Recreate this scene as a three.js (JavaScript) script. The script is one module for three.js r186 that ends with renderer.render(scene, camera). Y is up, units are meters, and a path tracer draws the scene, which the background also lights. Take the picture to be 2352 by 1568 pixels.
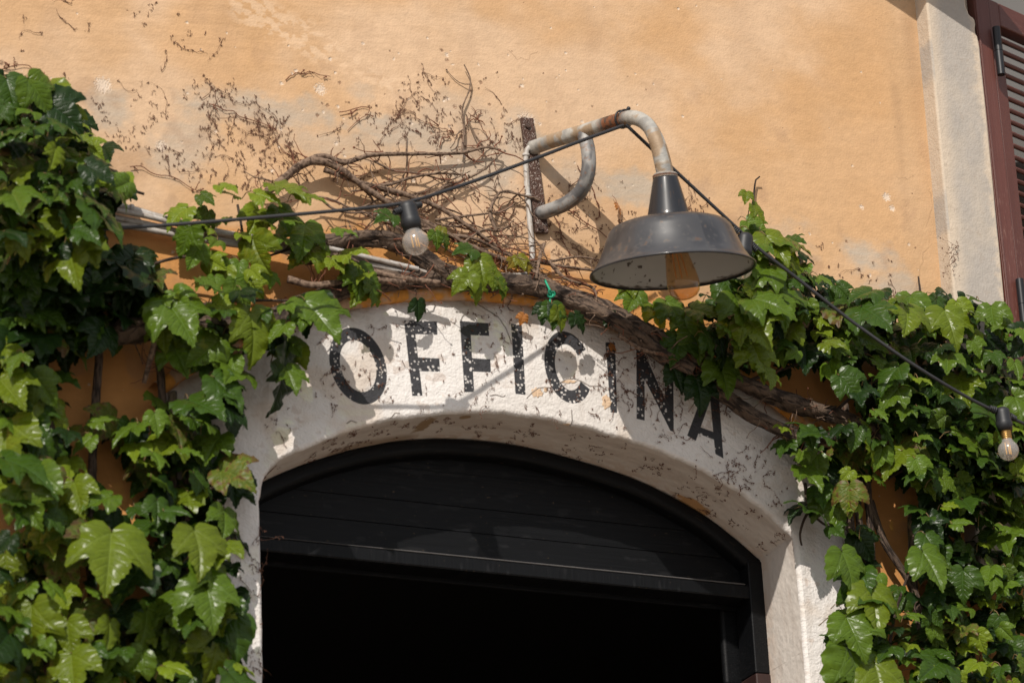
import * as THREE from 'three';
import { RoundedBoxGeometry } from 'three/addons/geometries/RoundedBoxGeometry.js';
import { mergeGeometries } from 'three/addons/utils/BufferGeometryUtils.js';

// ------------------------------------------------------------------ camera, sky, sun, exposure
const scene = new THREE.Scene();
const RAD = Math.PI / 180;
const VIEW = { w: 2352, h: 1568, yaw: 24.83 * RAD, pitch: 22.29 * RAD, roll: 2.73 * RAD, dist: 7.2 };
const FOV = 2 * Math.atan((VIEW.h / 2) / 7840) / RAD;
const camera = new THREE.PerspectiveCamera(FOV, 1024 / 682, 0.1, 500);
const dir = new THREE.Vector3(Math.sin(VIEW.yaw) * Math.cos(VIEW.pitch), Math.sin(VIEW.pitch), -Math.cos(VIEW.yaw) * Math.cos(VIEW.pitch));
const aim = new THREE.Vector3(0, 4.33, 0);
camera.position.copy(aim).addScaledVector(dir, -VIEW.dist);
camera.lookAt(aim);
camera.rotateZ(-VIEW.roll);
camera.focus = 7.65;
camera.userData.fStop = 4.5;
camera.updateMatrixWorld(true);
scene.add(camera);

const SUN = new THREE.Vector3(-0.50, 0.63, 0.70).normalize();      // towards the sun
{
  const w = 256, h = 128, d = new Float32Array(w * h * 4);
  for (let j = 0; j < h; j++) for (let i = 0; i < w; i++) {
    const el = ((j + 0.5) / h - 0.5) * Math.PI, az = ((i + 0.5) / w - 0.5) * 2 * Math.PI;
    const v = new THREE.Vector3(Math.cos(el) * Math.cos(az), Math.sin(el), Math.cos(el) * Math.sin(az));
    const t = Math.pow(Math.max(0, Math.sin(el)), 0.55), near = Math.max(0, v.dot(SUN));
    const glow = 0.35 * Math.pow(near, 6) + 0.6 * Math.pow(near, 60);
    const k = (j * w + i) * 4;
    d[k] = 0.49 * (1 - t) + 0.30 * t + glow * 0.8; d[k + 1] = 0.49 * (1 - t) + 0.33 * t + glow * 0.75; d[k + 2] = 0.49 * (1 - t) + 0.385 * t + glow * 0.7; d[k + 3] = 1;
  }
  const sky = new THREE.DataTexture(d, w, h, THREE.RGBAFormat, THREE.FloatType);
  sky.mapping = THREE.EquirectangularReflectionMapping; sky.magFilter = THREE.LinearFilter; sky.needsUpdate = true;
  scene.background = sky; scene.environment = sky; scene.environmentIntensity = 1;
}
const sun = new THREE.DirectionalLight(new THREE.Color(1, 0.93, 0.84), 2.85);
sun.position.copy(aim).addScaledVector(SUN, 12); sun.target.position.copy(aim);
sun.castShadow = true; sun.shadow.mapSize.set(4096, 4096);
Object.assign(sun.shadow.camera, { left: -3, right: 3, top: 3, bottom: -3, near: 1, far: 30 });
scene.add(sun, sun.target);

const renderer = new THREE.WebGLRenderer({ antialias: true });
renderer.setSize(1024, 682);
renderer.shadowMap.enabled = true;
renderer.toneMapping = THREE.LinearToneMapping;
renderer.toneMappingExposure = 1.42;

// ------------------------------------------------------------------ helpers
let seed = 12345;
const rnd = () => { seed = (seed * 1664525 + 1013904223) >>> 0; return seed / 4294967296; };
const rr = (a, b) => a + (b - a) * rnd();
const reseed = (s) => { seed = s >>> 0; };
const clamp = (x, a = 0, b = 1) => Math.min(b, Math.max(a, x));
const smooth = (a, b, x) => { const t = clamp((x - a) / (b - a)); return t * t * (3 - 2 * t); };
const V3 = (x, y, z) => new THREE.Vector3(x, y, z);

const camR = V3(1, 0, 0).applyQuaternion(camera.quaternion), camU = V3(0, 1, 0).applyQuaternion(camera.quaternion);
function at(px, py, z) {                                            // where the sight line through a photo point meets the plane z
  const v = dir.clone().addScaledVector(camR, (px - VIEW.w / 2) / 7840).addScaledVector(camU, -(py - VIEW.h / 2) / 7840);
  return camera.position.clone().addScaledVector(v, (z - camera.position.z) / v.z);
}

// lattice noise
const NT = new Float32Array(65536); { let s = 99; for (let i = 0; i < 65536; i++) { s = (s * 1103515245 + 12345) >>> 0; NT[i] = (s >>> 8) / 16777216; } }
const hash2 = (i, j) => NT[((i * 374761393 + j * 668265263) ^ ((i * 374761393 + j * 668265263) >> 13)) & 65535];
function noise(x, y) {
  const i = Math.floor(x), j = Math.floor(y); let u = x - i, v = y - j; u = u * u * (3 - 2 * u); v = v * v * (3 - 2 * v);
  const a = hash2(i, j), b = hash2(i + 1, j), c = hash2(i, j + 1), d = hash2(i + 1, j + 1);
  return a + (b - a) * u + (c - a) * v + (a - b - c + d) * u * v;
}
function fbm(x, y, n = 4) { let s = 0, a = 0.5, t = 0; for (let k = 0; k < n; k++) { s += a * noise(x, y); t += a; a *= 0.5; x = x * 2.03 + 17.1; y = y * 2.03 + 31.7; } return s / t; }

const lin2srgb = (c) => { c = clamp(c); return 255 * (c <= 0.0031308 ? 12.92 * c : 1.055 * Math.pow(c, 1 / 2.4) - 0.055); };
function makeTex(w, h, fn, srgb, wrap = THREE.RepeatWrapping) {      // fn(u, v) -> [r,g,b] linear or a number
  const d = new Uint8Array(w * h * 4);
  for (let j = 0; j < h; j++) for (let i = 0; i < w; i++) {
    const r = fn((i + 0.5) / w, (j + 0.5) / h), k = (j * w + i) * 4;
    if (srgb) { d[k] = lin2srgb(r[0]); d[k + 1] = lin2srgb(r[1]); d[k + 2] = lin2srgb(r[2]); } else { d[k] = d[k + 1] = d[k + 2] = 255 * clamp(r); }
    d[k + 3] = 255;
  }
  const t = new THREE.DataTexture(d, w, h, THREE.RGBAFormat);
  t.magFilter = THREE.LinearFilter; t.minFilter = THREE.LinearMipmapLinearFilter; t.generateMipmaps = true; t.wrapS = t.wrapT = wrap;
  if (srgb) t.colorSpace = THREE.SRGBColorSpace;
  t.needsUpdate = true; return t;
}
const mix3 = (a, b, t) => [a[0] + (b[0] - a[0]) * t, a[1] + (b[1] - a[1]) * t, a[2] + (b[2] - a[2]) * t];
const mul3 = (a, k) => [a[0] * k, a[1] * k, a[2] * k];
const C = (r, g, b) => new THREE.Color().setRGB(r, g, b);

const counts = {};
const numbered = (n) => { const k = counts[n] = (counts[n] ?? -1) + 1; return k ? `${n}_${String(k).padStart(3, '0')}` : n; };
function tag(o, label, category, group) { o.userData.label = label; o.userData.category = category; if (group) o.userData.group = group; return o; }
function thing(name, label, category, pos = [0, 0, 0], group) {
  const o = new THREE.Group(); o.name = numbered(name); o.position.set(...pos); scene.add(o);
  return tag(o, label, category, group);
}
function part(name, geometry, material, parent, label, kind) {      // geometry in world axes, shifted to the parent's base
  const off = V3(0, 0, 0); for (let p = parent; p && p !== scene; p = p.parent) off.add(p.position);
  if (off.lengthSq()) geometry.translate(-off.x, -off.y, -off.z);
  const m = new THREE.Mesh(geometry, material); m.name = numbered(name); m.castShadow = m.receiveShadow = true;
  if (label) m.userData.label = label; if (kind) m.userData.kind = kind;
  parent.add(m); return m;
}
const merge = (list) => mergeGeometries(list.map((g) => { const n = g.index ? g.toNonIndexed() : g; for (const k of Object.keys(n.attributes)) if (!['position', 'normal', 'uv', 'color'].includes(k)) n.deleteAttribute(k); return n; }));
function gridGeo(nu, nv, f, uvf, closeU = false) {                   // (nu+1) x (nv+1) points
  const p = [], t = [], idx = [];
  for (let j = 0; j <= nv; j++) for (let i = 0; i <= nu; i++) { const q = f(i / nu, j / nv); p.push(q.x, q.y, q.z); const s = uvf ? uvf(i / nu, j / nv, q) : [i / nu, j / nv]; t.push(s[0], s[1]); }
  const r = nu + 1;
  for (let j = 0; j < nv; j++) for (let i = 0; i < nu; i++) { const a = j * r + i; idx.push(a, a + 1, a + r, a + 1, a + r + 1, a + r); }
  const g = new THREE.BufferGeometry();
  g.setAttribute('position', new THREE.Float32BufferAttribute(p, 3)); g.setAttribute('uv', new THREE.Float32BufferAttribute(t, 2)); g.setIndex(idx); g.computeVertexNormals();
  if (closeU) { const n = g.attributes.normal; for (let j = 0; j <= nv; j++) { const a = j * r, b = a + nu, x = n.getX(a) + n.getX(b), y = n.getY(a) + n.getY(b), z = n.getZ(a) + n.getZ(b), l = Math.hypot(x, y, z) || 1; n.setXYZ(a, x / l, y / l, z / l); n.setXYZ(b, x / l, y / l, z / l); } }
  return g;
}
function tube(points, radius, { seg = 0.012, sides = 8, rough = 0, twist = 0, caps = true, ph = 0 } = {}) {   // radius: number or f(t)
  const curve = new THREE.CatmullRomCurve3(points, false, 'centripetal'), L = curve.getLength();
  const n = Math.max(3, Math.round(L / seg)), rad = typeof radius === 'function' ? radius : () => radius;
  const fr = [], pts = curve.getSpacedPoints(n);
  let N = null;
  for (let i = 0; i <= n; i++) {
    const T = pts[Math.min(n, i + 1)].clone().sub(pts[Math.max(0, i - 1)]).normalize();
    if (!N) { N = Math.abs(T.z) < 0.9 ? V3(0, 0, 1) : V3(0, 1, 0); }
    N = N.clone().addScaledVector(T, -N.dot(T)).normalize();
    fr.push([pts[i], N, T.clone().cross(N)]);
  }
  return gridGeo(sides, n + (caps ? 2 : 0), (u, v) => {
    let k = v * (n + (caps ? 2 : 0)) - (caps ? 1 : 0), flat = false;
    if (k < -0.5) { k = 0; flat = true; } if (k > n + 0.5) { k = n; flat = true; }
    const i = Math.round(k), [p, a, b] = fr[i], th = u * 2 * Math.PI + twist * i * seg;
    let r = rad(i / n);
    if (rough) r *= 1 + rough * ((noise(Math.cos(u * 6.283) * 2.1 + ph + 20, i * seg * 14 + Math.sin(u * 6.283) * 2.1 + ph) - 0.5) * 1.5 + (noise(Math.cos(u * 6.283) * 4.5 + ph + 7, i * seg * 60 + Math.sin(u * 6.283) * 4.5) - 0.5) * 0.8);
    if (flat) r = 1e-5;
    return p.clone().addScaledVector(a, Math.cos(th) * r).addScaledVector(b, Math.sin(th) * r);
  }, (u, v) => [u, v * L / 0.12], true);
}
function inside(poly, x, y) { let c = false; for (let i = 0, j = poly.length - 1; i < poly.length; j = i++) { const [a, b] = poly[i], [p, q] = poly[j]; if ((b > y) !== (q > y) && x < (p - a) * (y - b) / (q - b) + a) c = !c; } return c; }
function boxAt(w, h, d, x, y, z, r = 0.003) { const g = new RoundedBoxGeometry(w, h, d, 2, Math.min(r, w / 2.1, h / 2.1, d / 2.1)); g.translate(x, y, z); return g; }

// ------------------------------------------------------------------ plaster and paint
const WX0 = -1.30, WX1 = 1.60, WY0 = 3.35, WY1 = 5.50;
const wpt = (px, py) => { const p = at(px, py, 0); return [p.x, p.y]; };
const greyPatches = [[590, 255, 0.24, 0.05, 0.85], [900, 300, 0.16, 0.05, 0.9], [420, 330, 0.10, 0.12, 0.7], [250, 250, 0.06, 0.06, 0.8], [760, 330, 0.2, 0.05, 0.6], [1130, 380, 0.14, 0.09, 0.75], [1190, 330, 0.05, 0.1, 0.8], [1480, 440, 0.11, 0.05, 0.9], [1330, 410, 0.12, 0.05, 0.6], [1990, 590, 0.09, 0.06, 0.95], [2050, 660, 0.09, 0.05, 0.8], [1800, 560, 0.1, 0.08, 0.5], [830, 210, 0.05, 0.04, 0.5], [1040, 260, 0.12, 0.06, 0.45]].map(([x, y, a, b, k]) => [...wpt(x, y), a, b, k]);
const ridge = [wpt(560, 10), wpt(700, 90), wpt(790, 130), wpt(920, 210)];
const chips = []; reseed(5);
for (let i = 0; i < 420; i++) chips.push([rr(WX0, WX1), rr(WY0, WY1), rr(0.001, 0.0036), rnd()]);
for (let i = 0; i < 80; i++) { const p = wpt(rr(620, 1350), rr(100, 420)); chips.push([p[0], p[1], rr(0.0015, 0.005), rnd()]); }
for (const [x, y, r] of [[2037, 452, 0.011], [2050, 478, 0.008], [1980, 475, 0.006], [735, 205, 0.012], [1210, 275, 0.016], [1215, 310, 0.014], [1212, 345, 0.012], [370, 335, 0.012], [235, 195, 0.018], [130, 200, 0.02]]) { const p = wpt(x, y); chips.push([p[0], p[1], r, 0.9]); }
const CELL = 0.05, bins = new Map();
chips.forEach((c) => { for (let a = -1; a <= 1; a++) for (let b = -1; b <= 1; b++) { const k = (Math.floor(c[0] / CELL) + a) * 1000 + Math.floor(c[1] / CELL) + b; if (!bins.has(k)) bins.set(k, []); bins.get(k).push(c); } });
function chipAt(x, y) { let m = 0; for (const c of bins.get(Math.floor(x / CELL) * 1000 + Math.floor(y / CELL)) || []) { const d = Math.hypot(x - c[0], y - c[1]) / c[2] + (noise(x * 700, y * 700) - 0.5) * 1.2; if (d < 1 && (c[3] > 0.3)) m = Math.max(m, 1 - d * d); else if (d < 1) m = Math.min(m, -1 + d * d); } return m; }
const segD = (x, y, a, b) => { const dx = b[0] - a[0], dy = b[1] - a[1], t = clamp(((x - a[0]) * dx + (y - a[1]) * dy) / (dx * dx + dy * dy)); return Math.hypot(x - a[0] - dx * t, y - a[1] - dy * t); };
const lowLine = (x) => (x < 0.1 ? 4.56 + 0.05 * x : x < 0.45 ? 4.52 : x < 0.75 ? 4.50 - 0.35 * (x - 0.45) : 4.39);   // below the old vine the paint never faded
const cracks = []; reseed(31);
for (const pts of [[[2150, 400], [2135, 440], [2142, 470], [2128, 520]], [[2142, 560], [2120, 590], [2112, 640], [2105, 700]], [[2060, 405], [2085, 412], [2100, 405]], [[1165, 115], [1185, 135], [1215, 137], [1235, 118]]]) {
  for (let i = 1; i < pts.length; i++) { let a = wpt(...pts[i - 1]); const e = wpt(...pts[i]); for (let k = 1; k <= 4; k++) { const t = k / 4, b = [a[0] + (e[0] - a[0]) / (5 - k) + (k < 4 ? rr(-0.005, 0.005) : 0), a[1] + (e[1] - a[1]) / (5 - k) + (k < 4 ? rr(-0.005, 0.005) : 0)]; cracks.push([a, b, (a[0] + b[0]) / 2, (a[1] + b[1]) / 2, rr(0.0008, 0.0016)]); a = b; } }
}
const crackAt = (x, y) => { let m = 0; for (const [a, b, cx, cy, w] of cracks) if (Math.abs(x - cx) < 0.03 && Math.abs(y - cy) < 0.03) m = Math.max(m, smooth(w, w * 0.3, segD(x, y, a, b))); return m; };
const stains = [[1240, 545, 0.016, 0.22, 0.5], [1205, 300, 0.012, 0.18, 0.3], [1285, 500, 0.02, 0.16, 0.3], [2085, 30, 0.03, 0.5, 0.35], [2055, 180, 0.02, 0.5, 0.3], [1700, 0, 0.05, 0.3, 0.18], [1350, 0, 0.04, 0.35, 0.18], [520, 0, 0.05, 0.25, 0.22], [120, 0, 0.05, 0.2, 0.25]].map(([x, y, w, h, k]) => [...wpt(x, y), w, h, k]);
function wallColor(u, v) {
  const x = WX0 + u * (WX1 - WX0), y = WY0 + v * (WY1 - WY0);
  const n1 = fbm(x * 2.2 + 3, y * 2.6 + 9, 5), n2 = fbm(x * 9 + 40, y * 11 + 3, 4), n3 = fbm(x * 60, y * 75, 3), st = fbm(x * 12 + y * 3, y * 90 - x * 10, 3);
  let c = mix3([0.580, 0.360, 0.190], [0.620, 0.425, 0.268], smooth(0.36, 0.62, n1 * 0.7 + n2 * 0.3));
  c = mix3(c, [0.555, 0.325, 0.152], 0.7 * smooth(0.5, 0.7, fbm(x * 3.1 + 70, y * 4.1 + 12, 4)) * smooth(4.6, 4.9, y));
  const p = smooth(0.95, 1.03, x); c = mix3(c, [0.525, 0.338, 0.185], 0.55 * p);
  let g = 0; for (const [a, b, sx, sy, k] of greyPatches) { const q = Math.hypot((x - a) / sx, (y - b) / sy); if (q < 1.6) g = Math.max(g, k * smooth(1.15, 0.4, q + (n2 - 0.5) * 1.5 + (n3 - 0.5) * 0.5)); }
  c = mix3(c, [0.475, 0.390, 0.300], Math.min(1, g * (0.92 + 0.6 * (st - 0.5))));
  let rd = 1; for (let i = 0; i < 3; i++) rd = Math.min(rd, segD(x, y, ridge[i], ridge[i + 1]));
  c = mix3(c, [0.70, 0.50, 0.33], 0.6 * smooth(0.055, 0.01, rd + (n2 - 0.5) * 0.07) * smooth(0.45, 0.6, n3));
  const low = smooth(0.02, -0.05, y - lowLine(x) + (n2 - 0.5) * 0.10);
  c = mix3(c, [0.585, 0.262, 0.066], low * 0.9);
  c = mul3(c, 0.87 + 0.14 * n3 + 0.10 * (n2 - 0.5) + 0.08 * (st - 0.5));
  const ch = chipAt(x, y); if (ch > 0) c = mix3(c, [0.66, 0.54, 0.43], 0.85 * smooth(0, 0.4, ch)); else if (ch < 0) c = mix3(c, [0.2, 0.1, 0.055], 0.7 * smooth(0, 0.5, -ch));
  for (const [sx, sy, w, h, k] of stains) { const dy = sy - y; if (dy > 0 && dy < h) c = mix3(c, [0.30, 0.18, 0.10], k * smooth(w, 0, Math.abs(x - sx + (n2 - 0.5) * 0.02)) * (1 - dy / h) * smooth(0, 0.02, dy) * (0.5 + n3)); }
  c = mix3(c, [0.19, 0.11, 0.06], 0.45 * crackAt(x, y));
  const dirt = smooth(0.62, 0.78, fbm(x * 16 + 5, y * 13 + 90, 4)) * smooth(5.3, 4.7, y);
  return mix3(c, [0.33, 0.20, 0.12], 0.35 * dirt);
}
function wallBump(u, v) {
  const x = WX0 + u * (WX1 - WX0), y = WY0 + v * (WY1 - WY0);
  const n2 = fbm(x * 9 + 40, y * 11 + 3, 3), st = fbm(x * 10 + y * 3, y * 80 - x * 10, 3), gr = noise(x * 420, y * 420), g2 = fbm(x * 130, y * 130, 3);
  const str = smooth(4.75, 4.95, y) * smooth(0.15, -0.2, x);
  return 0.5 + 0.10 * (n2 - 0.5) + (0.05 + 0.11 * str) * (st - 0.5) + 0.085 * (gr - 0.5) + 0.11 * (g2 - 0.5) - 0.3 * Math.max(0, chipAt(x, y)) - 0.3 * Math.max(0, -chipAt(x, y));
}
const planUV = (t, x0, x1, y0, y1) => { t.repeat.set(1 / (x1 - x0), 1 / (y1 - y0)); t.offset.set(-x0 / (x1 - x0), -y0 / (y1 - y0)); return t; };
const wallMat = new THREE.MeshStandardMaterial({ roughness: 0.92,
  map: planUV(makeTex(2048, 1520, wallColor, true, THREE.MirroredRepeatWrapping), WX0, WX1, WY0, WY1),
  bumpMap: planUV(makeTex(2048, 1520, wallBump, false, THREE.MirroredRepeatWrapping), WX0, WX1, WY0, WY1), bumpScale: 0.0055 });

// the white surround with its painted word
const SX0 = -0.82, SX1 = 0.82, SY0 = 3.38, SY1 = 4.46, SW = 2048, SH = 1348;
const lettering = (() => {
  const cv = document.createElement('canvas'); cv.width = SW; cv.height = SH; const g = cv.getContext('2d');
  g.fillStyle = '#000'; g.fillRect(0, 0, SW, SH);
  const Z = 0.027, pix = (x, y) => { const p = at(x, y, Z); return [(p.x - SX0) / (SX1 - SX0) * SW, (SY1 - p.y) / (SY1 - SY0) * SH]; };
  const q5 = (x, y) => pix(x * 0.3418 + 775.2, y * 0.3418 + 516.8), q6 = (x, y) => pix(x * 0.3418 + 1548.1, y * 0.3418 + 516.8);
  g.fillStyle = '#f00'; g.strokeStyle = '#f00';
  const poly = (q, pts) => { g.beginPath(); pts.forEach(([x, y], i) => { const p = q(x, y); i ? g.lineTo(...p) : g.moveTo(...p); }); g.closePath(); g.fill(); };
  const ring = (q, cx, cy, ax, ay, bx, by, k, a0, a1) => {            // ellipse with half axes (ax, ay), (bx, by); inner scale k per axis
    const P = (a, s, r) => q(cx + ax * Math.cos(a) * s + bx * Math.sin(a) * r, cy + ay * Math.cos(a) * s + by * Math.sin(a) * r);
    g.beginPath(); for (let i = 0; i <= 80; i++) { const a = a0 + (a1 - a0) * i / 80, p = P(a, 1, 1); i ? g.lineTo(...p) : g.moveTo(...p); }
    for (let i = 80; i >= 0; i--) { const a = a0 + (a1 - a0) * i / 80; g.lineTo(...P(a, k[0], k[1])); } g.closePath(); g.fill();
  };
  ring(q5, 138, 946, 190, 8, 40, 258, [0.63, 0.675], 0, 2 * Math.PI);
  for (const p of [[[448, 640], [512, 640], [572, 1145], [503, 1147]], [[448, 640], [668, 648], [672, 737], [456, 730]], [[476, 885], [685, 895], [690, 985], [488, 980]],
    [[822, 645], [890, 648], [920, 1120], [855, 1122]], [[822, 645], [1016, 658], [1020, 743], [830, 735]], [[845, 890], [1028, 900], [1032, 988], [850, 980]],
    [[1167, 660], [1240, 672], [1265, 1140], [1197, 1133]], [[1802, 785], [1868, 790], [1880, 1262], [1836, 1256]],
    [[2010, 830], [2065, 845], [2066, 1312], [2012, 1300]], [[2010, 830], [2058, 845], [2262, 1300], [2262, 1387], [2240, 1380], [2012, 930]], [[2198, 880], [2258, 890], [2262, 1387], [2204, 1262]]]) poly(q5, p);
  ring(q5, 1552, 955, 158, 10, 30, 242, [0.56, 0.64], 0.62, 2 * Math.PI - 0.56);
  for (const p of [[[232, 1030], [290, 1050], [150, 1448], [92, 1412]], [[230, 1030], [296, 1040], [336, 1567], [282, 1535]], [[165, 1350], [300, 1400], [306, 1452], [150, 1392]]]) poly(q6, p);
  reseed(77);                                                        // round flecks where the paint came off
  const img0 = g.getImageData(0, 0, SW, SH).data; g.fillStyle = '#000';
  for (let i = 0; i < 30000; i++) {
    const x = rnd() * SW, y = rnd() * SH, k = (Math.floor(y) * SW + Math.floor(x)) * 4;
    if (img0[k] < 128) continue; if (noise(x / 42 + 3, y / 42) < rr(0.25, 0.95)) continue;
    g.globalAlpha = rr(0.6, 1); g.beginPath(); g.arc(x, y, rr(0.8, 1) * (rnd() < 0.22 ? 3.6 : 2.1), 0, 7); g.fill();
  }
  g.globalAlpha = 1; g.fillStyle = '#0f0';                            // ochre where the coat is gone, blue for cracks
  const blob = (q, cx, cy, a, b) => { g.beginPath(); for (let i = 0; i < 26; i++) { const t = i / 26 * 6.283, r = rr(0.72, 1.15), p = q(cx + a * r * Math.cos(t), cy + b * r * Math.sin(t)); i ? g.lineTo(...p) : g.moveTo(...p); } g.closePath(); g.fill(); };
  blob(q5, 1342, 1125, 44, 34); blob(q5, 1810, 1190, 34, 52); blob(q5, 1400, 1105, 14, 20); blob(q5, 1560, 1050, 56, 12); blob(q5, 1545, 1335, 30, 10);
  g.strokeStyle = '#00f'; g.lineWidth = 2.2;
  const crack = (q, pts) => { g.beginPath(); pts.forEach(([x, y], i) => { const p = q(x + rr(-3, 3), y + rr(-3, 3)); i ? g.lineTo(...p) : g.moveTo(...p); }); g.stroke(); };
  crack(q5, [[1270, 1160], [1310, 1120], [1350, 1095], [1390, 1088], [1430, 1090]]); crack(q5, [[1490, 1060], [1540, 1035], [1590, 1030], [1640, 1050], [1700, 1080], [1770, 1080], [1810, 1110]]);
  crack(q5, [[1020, 1145], [1060, 1135], [1110, 1150], [1130, 1140]]); crack(q5, [[1575, 1240], [1580, 1310], [1570, 1380]]); crack(q5, [[920, 520], [1000, 570], [1080, 620], [1130, 690], [1160, 770]]);
  crack(q5, [[60, 1330], [90, 1310], [130, 1325]]); crack(q5, [[360, 1290], [385, 1262], [420, 1260]]);
  return g.getImageData(0, 0, SW, SH).data;
})();
function surroundSample(u, v) { const k = (Math.min(SH - 1, Math.floor((1 - v) * SH)) * SW + Math.min(SW - 1, Math.floor(u * SW))) * 4; return [lettering[k] / 255, lettering[k + 1] / 255, lettering[k + 2] / 255]; }
function surroundColor(u, v) {
  const x = SX0 + u * (SX1 - SX0), y = SY0 + v * (SY1 - SY0), [ink, ochre, crk] = surroundSample(u, v);
  const n1 = fbm(x * 5 + 3, y * 6 + 1, 4), n2 = fbm(x * 40, y * 46, 3), n3 = noise(x * 300, y * 300);
  let c = mix3([0.665, 0.628, 0.590], [0.745, 0.712, 0.680], smooth(0.35, 0.65, n1));
  c = mul3(c, 0.95 + 0.10 * n2);
  c = mix3(c, [0.56, 0.44, 0.33], 0.45 * smooth(0.6, 0.78, fbm(x * 9 + 50, y * 11, 4)));
  const run = smooth(0.62, 0.8, fbm(x * 30 + 9, y * 3, 3)); c = mix3(c, [0.45, 0.38, 0.32], 0.22 * run);
  if (n2 > 0.66) c = mix3(c, [0.35, 0.22, 0.14], 0.35 * smooth(0.66, 0.76, n2) * smooth(0.45, 0.6, n1));
  c = mix3(c, [0.62, 0.42, 0.25], ochre * 0.85); c = mix3(c, [0.16, 0.10, 0.07], crk * 0.6);
  return mix3(c, mul3([0.010, 0.011, 0.015], 0.8 + 0.9 * n2 + 0.3 * n3), ink * 0.97);
}
function surroundBump(u, v) {
  const x = SX0 + u * (SX1 - SX0), y = SY0 + v * (SY1 - SY0), [ink, ochre, crk] = surroundSample(u, v);
  return 0.5 + 0.25 * (fbm(x * 14, y * 18, 3) - 0.5) + 0.22 * (fbm(x * 90 + y * 30, y * 120, 3) - 0.5) + 0.09 * (noise(x * 330, y * 330) - 0.5) - 0.16 * ochre - 0.3 * crk + 0.02 * ink;
}
const surroundMat = new THREE.MeshStandardMaterial({ roughness: 0.78,
  map: planUV(makeTex(SW, SH, surroundColor, true, THREE.MirroredRepeatWrapping), SX0, SX1, SY0, SY1),
  bumpMap: planUV(makeTex(SW, SH, surroundBump, false, THREE.MirroredRepeatWrapping), SX0, SX1, SY0, SY1), bumpScale: 0.009 });
const revealMat = new THREE.MeshStandardMaterial({ roughness: 0.85,  // uv: metres along the opening, depth
  map: planUV(makeTex(1024, 128, (u, v) => {
    const s = u * 1.6, d = v * 0.2, n = fbm(s * 8, d * 30 + 4, 4), m = fbm(s * 60, d * 90, 3);
    let c = mul3(mix3([0.57, 0.50, 0.44], [0.67, 0.61, 0.55], smooth(0.35, 0.65, n)), 0.93 + 0.14 * m);
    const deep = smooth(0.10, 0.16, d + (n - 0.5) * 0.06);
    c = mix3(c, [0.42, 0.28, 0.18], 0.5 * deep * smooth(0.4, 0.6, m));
    const peel = (cx, cd, a, b) => smooth(1, 0.7, Math.hypot((s - cx) / a, (d - cd) / b) + (m - 0.5) * 0.9);
    c = mix3(c, [0.30, 0.19, 0.09], 0.9 * Math.max(peel(0.475, 0.055, 0.022, 0.05), peel(0.555, 0.02, 0.014, 0.014)));
    c = mix3(c, [0.48, 0.26, 0.10], 0.95 * peel(1.155, 0.145, 0.052, 0.032));
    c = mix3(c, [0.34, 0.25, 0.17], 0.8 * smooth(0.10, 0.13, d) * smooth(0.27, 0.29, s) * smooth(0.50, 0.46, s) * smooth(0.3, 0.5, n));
    return c;
  }, true, THREE.MirroredRepeatWrapping), 0, 1.6, 0, 0.2),
  bumpMap: planUV(makeTex(1024, 128, (u, v) => 0.5 + 0.5 * (fbm(u * 150, v * 22, 3) - 0.5) + 0.25 * (fbm(u * 40, v * 5, 2) - 0.5), false), 0, 1.6, 0, 0.2), bumpScale: 0.0025 });
const sillMat = new THREE.MeshStandardMaterial({ roughness: 0.85,
  map: planUV(makeTex(512, 1024, (u, v) => {
    const x = u * 0.4, y = v * 1.2, n = fbm(x * 9 + 5, y * 7, 5), m = fbm(x * 70, y * 80, 3), sc = fbm(x * 30 + 9, y * 26, 2);
    let c = mix3([0.435, 0.378, 0.312], [0.375, 0.338, 0.298], smooth(0.36, 0.62, n));
    c = mix3(c, [0.58, 0.475, 0.36], 0.7 * Math.max(smooth(0.165, 0.125, x), smooth(0.228, 0.252, x + (m - 0.5) * 0.03)));
    c = mix3(c, [0.56, 0.47, 0.37], 0.6 * smooth(0.35, 0.05, v));
    c = mul3(c, 0.94 + 0.12 * m + 0.08 * (sc - 0.5));
    if (m > 0.7) c = mix3(c, [0.26, 0.2, 0.15], 0.22 * smooth(0.7, 0.78, m));
    return c;
  }, true, THREE.MirroredRepeatWrapping), 0.96, 1.36, 4.2, 5.4),
  bumpMap: planUV(makeTex(512, 1024, (u, v) => 0.5 + 0.3 * (fbm(u * 36, v * 96, 3) - 0.5) + 0.15 * (fbm(u * 6, v * 12, 3) - 0.5) + 0.15 * (noise(u * 150, v * 420) - 0.5), false, THREE.MirroredRepeatWrapping), 0.96, 1.36, 4.2, 5.4), bumpScale: 0.0035 });

// ------------------------------------------------------------------ ground
{
  const m = new THREE.MeshStandardMaterial({ roughness: 0.95, map: makeTex(256, 256, (u, v) => mul3([0.24, 0.205, 0.17], 0.8 + 0.4 * fbm(u * 9, v * 9, 4)), true) });
  m.map.repeat.set(60, 60);
  const g = new THREE.PlaneGeometry(300, 300); g.rotateX(-Math.PI / 2);
  const o = new THREE.Mesh(g, m); o.name = 'ground'; o.receiveShadow = true; o.userData.kind = 'structure'; o.userData.label = 'pale paved ground before the house'; scene.add(o);
}

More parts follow.
